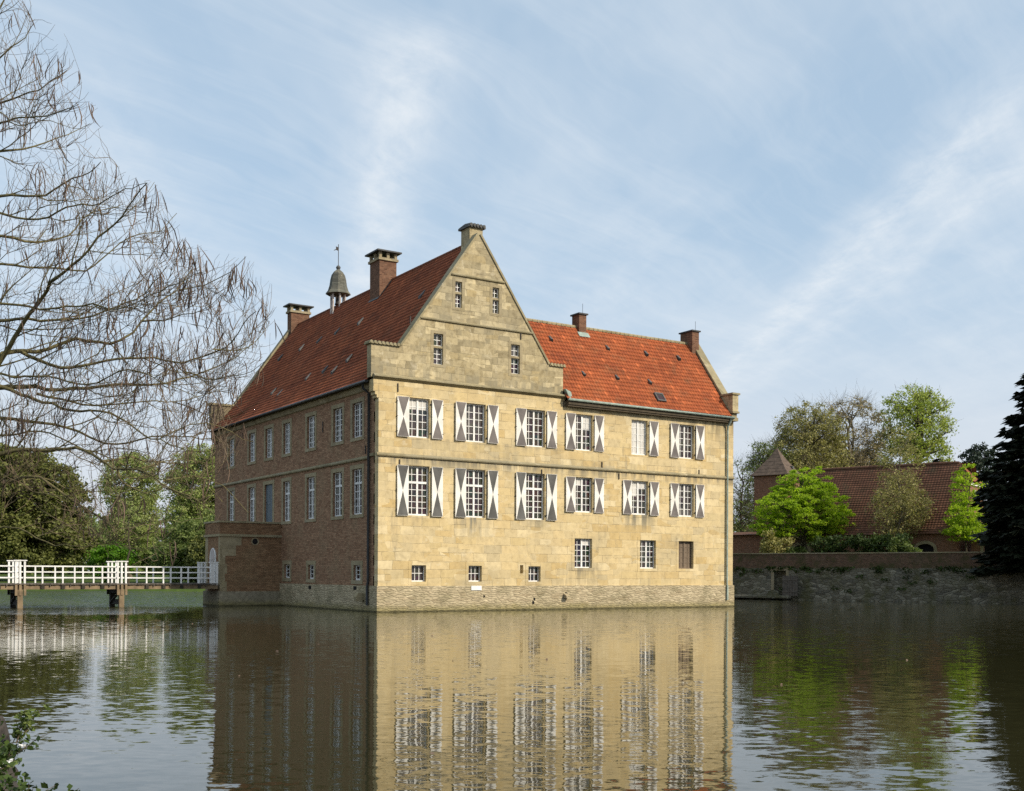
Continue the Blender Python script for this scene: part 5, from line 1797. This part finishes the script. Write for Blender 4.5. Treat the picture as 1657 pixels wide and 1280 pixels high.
# ------------------------------------------------------------------ the catalpa reaching in from the left bank
cat_base = W(-9.3, 15.2, 0.4)
catalpa = empty('catalpa_tree', cat_base, label='bare catalpa hung with long brown seed pods reaching in from the left', cat='tree')
CB = Vector(cat_base)
rg = np.random.default_rng(77)
BOUND_Y = [-60, 0, 60, 130, 185, 265, 300, 330, 395, 420, 470, 560, 620, 680, 740, 800, 870, 925]
BOUND_X = [10, 34, 100, 122, 165, 182, 258, 262, 305, 405, 440, 445, 425, 400, 390, 385, 360, 280]


def inside(p, slack=0.0):
    x, y = PX(p)
    return x < np.interp(y, BOUND_Y, BOUND_X) + slack


# limbs followed on the photograph, each at its own distance (start, end) and thickness (m)
LIMBS = [
    ([(-60, 640), (0, 581), (41, 526), (81, 477), (98, 449), (134, 412), (187, 363), (214, 322), (238, 296)], 15.0, 13.4, 0.075, 0.010),
    ([(-60, 640), (0, 577), (33, 567), (73, 563), (122, 548), (195, 544), (232, 518), (286, 474), (310, 436)], 15.0, 16.2, 0.075, 0.010),
    ([(33, 568), (61, 585), (102, 597), (171, 591), (244, 579), (293, 575), (345, 565), (374, 548), (396, 522), (414, 504)], 15.2, 14.2, 0.045, 0.008),
    ([(-60, 640), (0, 632), (61, 636), (98, 632), (163, 626), (228, 615), (264, 607), (325, 599), (366, 587), (410, 556)], 15.0, 17.0, 0.070, 0.008),
    ([(0, 625), (33, 636), (81, 658), (142, 670), (203, 680), (244, 701), (268, 715), (300, 728)], 15.0, 13.2, 0.045, 0.008),
    ([(-60, 690), (0, 680), (61, 686), (102, 693), (163, 707), (244, 703), (325, 709), (358, 716)], 15.0, 15.6, 0.050, 0.008),
    ([(-60, 752), (0, 731), (53, 725), (122, 735), (163, 747), (191, 754), (228, 758), (264, 778), (305, 800), (350, 836)], 14.6, 13.0, 0.060, 0.008),
    ([(191, 754), (195, 778), (215, 794), (244, 803), (262, 826)], 13.9, 13.6, 0.030, 0.006),
    ([(-60, 820), (0, 787), (24, 776), (43, 754), (74, 737), (98, 712)], 14.4, 14.0, 0.035, 0.006),
    ([(-20, 775), (22, 778), (54, 776), (87, 787), (119, 811), (152, 831), (184, 855)], 14.5, 13.8, 0.034, 0.020),
    ([(-60, 330), (0, 318), (54, 316), (97, 298), (144, 280), (163, 262)], 15.0, 14.0, 0.050, 0.007),
    ([(-60, 190), (0, 167), (36, 158), (61, 147), (86, 129), (108, 114)], 15.4, 14.4, 0.040, 0.006),
    ([(-60, 140), (0, 104), (22, 83), (40, 65), (54, 38)], 15.2, 15.0, 0.034, 0.006),
    ([(-60, 255), (0, 244), (36, 241), (72, 230), (108, 216), (146, 200)], 15.0, 16.0, 0.042, 0.006),
    ([(-60, 390), (0, 378), (54, 388), (108, 380), (150, 352), (200, 330)], 15.0, 16.4, 0.045, 0.007),
    ([(-60, 540), (0, 520), (50, 530), (110, 520), (170, 500), (230, 470), (270, 430)], 15.0, 14.6, 0.050, 0.007),
    ([(-60, 60), (0, 20), (16, -20), (22, -60)], 15.0, 15.0, 0.034, 0.006),
    ([(60, 637), (120, 652), (200, 648), (270, 650), (330, 640), (372, 628)], 15.0, 16.6, 0.030, 0.006),
    ([(163, 747), (210, 738), (270, 752), (320, 772), (360, 812)], 14.2, 15.6, 0.026, 0.006),
    ([(-40, 850), (20, 860), (80, 880), (140, 884), (190, 868)], 14.4, 13.4, 0.024, 0.006),
    ([(228, 758), (262, 745), (300, 742), (345, 752)], 13.8, 14.4, 0.020, 0.006),
    ([(-60, 210), (0, 200), (40, 196), (90, 190), (128, 168)], 15.0, 13.6, 0.034, 0.006),
    ([(-60, 350), (0, 345), (60, 350), (130, 336), (190, 310), (236, 296)], 15.0, 13.4, 0.036, 0.006),
    ([(-60, 430), (0, 425), (70, 432), (140, 430), (200, 400), (262, 372), (286, 345)], 15.0, 16.0, 0.036, 0.006),
    ([(290, 470), (330, 462), (368, 440), (398, 415)], 14.6, 14.2, 0.016, 0.005),
    ([(345, 565), (385, 566), (418, 548), (436, 520)], 14.3, 14.8, 0.014, 0.005),
    ([(300, 602), (350, 612), (395, 608), (428, 585)], 15.2, 14.2, 0.018, 0.005),
    ([(280, 650), (330, 668), (380, 670), (418, 652)], 16.0, 15.2, 0.016, 0.005),
    ([(260, 708), (310, 690), (360, 694), (410, 715)], 14.6, 15.0, 0.016, 0.005),
    ([(264, 778), (310, 770), (360, 786), (402, 830)], 13.8, 14.2, 0.016, 0.005),
    ([(230, 520), (280, 518), (330, 500), (365, 470)], 15.0, 14.4, 0.018, 0.005),
    ([(-60, 590), (0, 600), (70, 604), (140, 618), (210, 610), (280, 625), (340, 655)], 15.0, 13.8, 0.034, 0.006),
    ([(-60, 715), (0, 708), (70, 700), (140, 718), (200, 726), (250, 735)], 15.0, 14.2, 0.030, 0.006),
    ([(-60, 500), (0, 490), (60, 498), (130, 500), (200, 490), (260, 470), (330, 440)], 15.0, 13.2, 0.036, 0.006),
]


def smooth_path(pts, step=0.10):
    P_ = [Vector(p) for p in pts]
    P_ = [P_[0] * 2 - P_[1]] + P_ + [P_[-1] * 2 - P_[-2]]
    o_ = []
    for i in range(1, len(P_) - 2):
        a, b, c, d = P_[i - 1:i + 3]
        n_ = max(2, int((c - b).length / step))
        for k in range(n_):
            t_ = k / n_
            o_.append(0.5 * ((2 * b) + (c - a) * t_ + (2 * a - 5 * b + 4 * c - d) * t_ * t_ + (3 * b - 3 * c + d - a) * t_ ** 3))
    o_.append(P_[-2])
    return o_


def grow(p, d_, L_, n_, curl, wob):
    """a wandering branch that slowly turns up at its tip"""
    pts = [Vector(p)]
    d_ = d_.normalized()
    for k in range(n_):
        d_ = (d_ + Vector(rg.normal(size=3)) * wob + Vector((0, 0, curl))).normalized()
        pts.append(pts[-1] + d_ * L_ / n_)
    return pts


VIEW = Vector((RY, RX, 0))            # straight ahead of the viewer, world axes
RIGHT = Vector((RX, -RY, 0))
big, twg = MB(), MB()
tips = []
rel = lambda pts: [p - CB for p in pts]
n_sub = 0
for (pp, ya, yb, ra, rb) in LIMBS:
    n_ = len(pp)
    w3 = [Vector(C(x, y, ya + (yb - ya) * (k / (n_ - 1)) ** 1.3)) for k, (x, y) in enumerate(pp)]
    path = smooth_path(w3, 0.14)
    ph = rg.uniform(0, 6.3, 4)
    for k in range(1, len(path) - 1):
        e_ = min(1.0, k / 6, (len(path) - 1 - k) / 6)
        path[k] = path[k] + Vector(rg.normal(size=3)) * 0.010 + Vector((0, 0, 1)) * e_ * (0.055 * math.sin(k * 0.33 + ph[0]) + 0.03 * math.sin(k * 0.81 + ph[1])) + VIEW * e_ * 0.12 * math.sin(k * 0.21 + ph[2])
    m_ = len(path)
    rad = [0.64 * ra + (rb * 0.6 - 0.64 * ra) * (k / (m_ - 1)) ** 0.62 for k in range(m_)]
    big.tube(rel(path), rad, 7)
    tips.append(path[-1])
    k = int(rg.integers(1, 3))
    while k < m_ - 1:
        t_ = k / m_
        tan = (path[k + 1] - path[k - 1]).normalized()
        sd_ = Vector(rg.normal(size=3))
        sd_ = (sd_ - tan * sd_.dot(tan)).normalized()
        sd_ = (sd_ - VIEW * sd_.dot(VIEW) * 0.35)
        dr_ = tan * rg.uniform(0.4, 1.0) + sd_ * rg.uniform(0.5, 1.0) + RIGHT * 0.25
        L_ = rg.uniform(0.45, 1.35) * (0.65 + 0.5 * (1 - t_))
        br = grow(path[k], dr_, L_, 6, 0.07, 0.16)
        if inside(br[-1]) and inside(br[3]):
            r0 = min(rad[k] * 0.6, rg.uniform(0.006, 0.013))
            big.tube(rel(br), [r0 * (1 - 0.65 * q_ / 6) for q_ in range(7)], 5, cap=False)
            tips.append(br[-1])
            for q_ in range(1, 7):
                for _ in range(2 if rg.random() < 0.45 else 3):
                    tn = (br[q_] - br[q_ - 1]).normalized()
                    s2 = Vector(rg.normal(size=3))
                    s2 = s2 - VIEW * s2.dot(VIEW) * 0.3
                    tw_ = grow(br[q_], tn * 0.6 + s2.normalized() * 0.75 + Vector((0, 0, 0.30)), rg.uniform(0.22, 0.80), 5, 0.12, 0.24)
                    if inside(tw_[-1], 4):
                        r1 = rg.uniform(0.0024, 0.0044)
                        twg.tube(rel(tw_), [r1, r1 * 0.9, r1 * 0.78, r1 * 0.66, r1 * 0.55, r1 * 0.45], 3, cap=False)
                        if rg.random() < 0.45:
                            tips.append(tw_[-1])
            n_sub += 1
        k += int(rg.integers(1, 4)) if k < 0.6 * m_ else int(rg.integers(1, 3))
# trunk and the unseen crown left of the picture
tr_pts = [CB + Vector((0, 0, -0.5)), CB + Vector((0, 0, 1.2)), CB + RIGHT * 0.15 + Vector((0, 0, 2.6)), CB + RIGHT * 0.25 + Vector((0, 0, 4.4)), CB + RIGHT * 0.2 + Vector((0, 0, 7.0)), CB + RIGHT * 0.4 + Vector((0, 0, 9.6))]
trk = MB()
trk.tube(rel(smooth_path(tr_pts, 0.4)), list(np.interp(np.linspace(0, 1, len(smooth_path(tr_pts, 0.4))), [0, 0.15, 0.5, 1], [0.42, 0.30, 0.22, 0.07])), 12)
for (pp, ya, yb, ra, rb) in LIMBS:
    if pp[0][0] <= -20:
        a = Vector(C(*pp[0], ya))
        zt = min(max(a.z - 0.5, 1.6), 9.4)
        b = CB + RIGHT * 0.22 + Vector((0, 0, zt - CB.z))
        trk.tube(rel(limb(b, a, rg, 6, 0.0, 0.03)), [ra * 1.6, ra * 1.45, ra * 1.35, ra * 1.25, ra * 1.15, ra * 1.08, ra], 7, cap=False)
trk.build('trunk', M['bark_moss'], catalpa, smooth=True)
big.build('limbs', M['bark_moss'], catalpa, smooth=True)
twg.build('twigs', M['twig'], catalpa)
# seed pods: long, thin, slightly bent, hanging in bunches of one to four
PV, PF, PR = [], [], []
pod_tips = [t_ for t_ in tips]
rg.shuffle(pod_tips)


def pod(p, L_, lean):
    d_ = Vector((lean.x, lean.y, -1)).normalized()
    bend = Vector(rg.normal(size=3)) * 0.10 * L_
    a = d_.cross(VIEW).normalized()
    b = d_.cross(a).normalized()
    i0 = len(PV)
    rr = [0.0015, 0.0050, 0.0062, 0.0055, 0.0012]
    for k, r_ in enumerate(rr):
        t_ = k / 4
        c = p + d_ * L_ * t_ + bend * math.sin(math.pi * t_) - CB
        for j in range(4):
            an = math.pi / 2 * j
            PV.append(tuple(c + (a * math.cos(an) + b * math.sin(an)) * r_ * 1.15))
    tone = rg.random() ** 1.4
    for k in range(4):
        for j in range(4):
            PF.append((i0 + k * 4 + j, i0 + k * 4 + (j + 1) % 4, i0 + k * 4 + 4 + (j + 1) % 4, i0 + k * 4 + 4 + j))
            PR.append(tone)


n_pods = 0
for t_ in pod_tips:
    if n_pods > 2300:
        break
    x, y = PX(t_)
    pr_ = 0.26 if y < 700 else 0.10
    if rg.random() > pr_:
        continue
    for _ in range(int(rg.integers(1, 4))):
        pod(t_ + Vector(rg.normal(size=3)) * 0.015, rg.uniform(0.20, 0.42), Vector(rg.normal(size=3)) * 0.22)
        n_pods += 1
np_mesh('seed_pods', np.array(PV), np.array(PF), M['pod'], catalpa, PR)['kind'] = 'stuff'

# ------------------------------------------------------------------ near bank: stones, grass and wild flowers
rg = np.random.default_rng(91)


def rock(name, label, X, Y, z, s, seed, group, rz=0.0):
    rng_ = np.random.default_rng(seed)
    bm_v = []
    n1, n2 = 16, 10
    V, Fq = [], []
    for i in range(n2 + 1):
        th_ = math.pi * i / n2
        for j in range(n1):
            ph = 2 * math.pi * j / n1
            r_ = 1 + 0.10 * math.sin(ph * 2 + seed) + 0.06 * math.sin(ph * 5 + th_ * 4 + seed) + rng_.normal() * 0.035
            v = np.array([math.sin(th_) * math.cos(ph), math.sin(th_) * math.sin(ph), math.cos(th_)])
            v = np.sign(v) * np.abs(v) ** 0.6
            V.append(tuple(v * np.array(s) * r_))
    for i in range(n2):
        for j in range(n1):
            Fq.append((i * n1 + j, i * n1 + (j + 1) % n1, (i + 1) * n1 + (j + 1) % n1, (i + 1) * n1 + j))
    o = np_mesh(name, V, Fq, M['rock'], None, smooth=False)
    o.location = W(X, Y, z)
    o.rotation_euler = (rng_.normal() * 0.15, rng_.normal() * 0.15, rz - TH)
    return tag(o, label, 'stone', group)


GS = 'stones edging the near bank'
rock('edging_stone', 'flat purplish stone slab at the left picture edge, farthest of the bank stones', -6.60, 13.75, 0.12, (0.42, 0.24, 0.22), 3, GS, 0.9)
rock('edging_stone', 'dark bank stone just below the topmost leafy sprig', -5.75, 12.35, 0.08, (0.28, 0.24, 0.20), 4, GS, 0.6)
rock('edging_stone', 'mossy bank stone with the purple edge, behind the second flower head', -5.06, 10.95, 0.08, (0.26, 0.20, 0.18), 5, GS, 0.8)
rock('edging_stone', 'squarish bank stone in the bottom left corner, nearest of the bank stones', -4.55, 9.95, 0.08, (0.22, 0.20, 0.19), 6, GS, 0.7)


def plant(name, label, X, Y, z, h, nst, seed, flowers, leafn=9, leaf='leaf_hedge', lean=(0.3, 0.0), group='wild plants on the near bank'):
    rng_ = np.random.default_rng(seed)
    root = empty(name, W(X, Y, z), 0, label=label, cat='plant', group=group)
    stem = MB()
    cen, ftops = [], []
    for s_ in range(nst):
        l_ = h * rng_.uniform(0.6, 1.1)
        e = RIGHT * (lean[0] + rng_.normal() * 0.35) * l_ + VIEW * rng_.normal() * 0.3 * l_ + Vector((0, 0, l_ * rng_.uniform(0.5, 1)))
        pts = limb((rng_.normal() * 0.03, rng_.normal() * 0.03, -0.05), e, rng_, 4, -0.05)
        stem.tube(pts, [0.006, 0.005, 0.004, 0.003, 0.002], 4, cap=False)
        for k in range(leafn):
            cen.append(pts[1 + k % 4] + Vector(rng_.normal(size=3)) * 0.025)
        ftops.append(pts[-1])
    stem.build('stem', M['twig'], root)
    V, Fq, rn = leaves(rng_, cen, 2, (0.03, 0.03, 0.03), 0.032, 0.6, 0.7)
    np_mesh('leaves', V, Fq, M[leaf], root, rn)
    if flowers:
        V, Fq, rn = leaves(rng_, ftops[:flowers], 22, (0.03, 0.03, 0.02), 0.014, 0.8, 0.9)
        np_mesh('flowers', V, Fq, M['petal'], root)
    return root


plant('leafy_sprig', 'leafy green sprig leaning over the water, topmost on the bank', -5.35, 12.2, 0.30, 0.42, 7, 1, 0, 12, 'leaf_mid', (0.5, 0))
plant('leafy_sprig', 'small sprig with bare twigs reaching right over the water', -5.05, 11.2, 0.22, 0.40, 6, 2, 1, 8, 'leaf_hedge', (0.9, 0))
plant('flowering_weed', 'white flowered weed at the left edge of the bank', -5.95, 12.3, 0.32, 0.22, 6, 3, 5, 8, 'leaf_bright')
plant('flowering_weed', 'white flowered weed low between the bank stones', -4.95, 10.5, 0.26, 0.24, 6, 4, 5, 8, 'leaf_mid')
plant('flowering_weed', 'white flowered weed hanging over the nearest stone', -4.62, 10.15, 0.28, 0.20, 5, 5, 4, 8, 'leaf_mid')
plant('leafy_sprig', 'dark leafy sprig at the very bottom edge, farthest right', -3.72, 9.1, 0.12, 0.26, 6, 6, 0, 9, 'leaf_hedge', (0.5, 0))
plant('leafy_sprig', 'small upright sprig beside the nearest bank stone', -4.1, 9.55, 0.15, 0.24, 4, 7, 0, 9, 'leaf_hedge', (0.2, 0))
# low ivy and weeds creeping over the stones
cen = []
for k in range(150):
    q_ = rg.random() * 3.2
    i = 5 + int(q_)
    p = ev[i].lerp(ev[i + 1], q_ - int(q_))
    t_ = (ev[i + 1] - ev[i]).normalized()
    n2 = Vector((t_.y, -t_.x))
    n2 = n2 if n2.x < 0 else -n2
    p = p + n2 * rg.uniform(-0.05, 0.9)
    cen.append(W(p.x, p.y, rg.uniform(0.26, 0.44)))
V, Fq, rn = leaves(rg, cen, 14, (0.16, 0.16, 0.07), 0.030, 0.5, 0.75)
tag(np_mesh('ivy', V, Fq, M['leaf_hedge'], None, rn), 'dark green ivy and weeds creeping over the near bank stones', 'ground ivy', kind='stuff')
# grass on the bank
nb = 5200
Xg, Yg = [], []
Vg, Rg_ = [], []
while len(Xg) < nb:
    k = rg.random() * 4.0
    i = int(k)
    a, b = ev[5 + i], ev[6 + i]
    p = a.lerp(b, k - i)
    t_ = (b - a).normalized()
    n2 = Vector((t_.y, -t_.x))
    n2 = n2 if n2.x < 0 else -n2
    dd = 0.16 + rg.random() ** 1.4 * 1.7
    p = p + n2 * dd
    Xg.append(p.x)
    Yg.append(p.y)
    z = 0.30 + 0.1 * min(dd, 1.5)
    base_ = Vector(W(p.x, p.y, z))
    h_ = rg.uniform(0.05, 0.16)
    ln = Vector((rg.normal() * 0.05, rg.normal() * 0.05, h_))
    sdv = Vector((rg.normal(), rg.normal(), 0)).normalized() * 0.006
    Vg += [base_ - sdv, base_ + sdv, base_ + ln * 0.6 + sdv * 0.7, base_ + ln]
    Rg_.append(rg.random())
Vg = np.array([tuple(v) for v in Vg])
tag(np_mesh('grass', Vg, np.arange(len(Vg)).reshape(-1, 4), M['leaf_bright'], None, Rg_), 'short green grass on the near bank in the bottom left corner', 'grass', kind='stuff')

rg = np.random.default_rng(95)
cen = [W(rg.uniform(-16, 22), rg.uniform(12, 48), 0.012) for _ in range(70)]
V, Fq, rn = leaves(rg, cen, 1, (0.02, 0.02, 0.0), 0.035, 0.05, 0.6)
tag(np_mesh('floating_leaves', V, Fq, M['pod'], None, rn), 'scattered brown leaves floating on the moat', 'fallen leaves', kind='stuff')
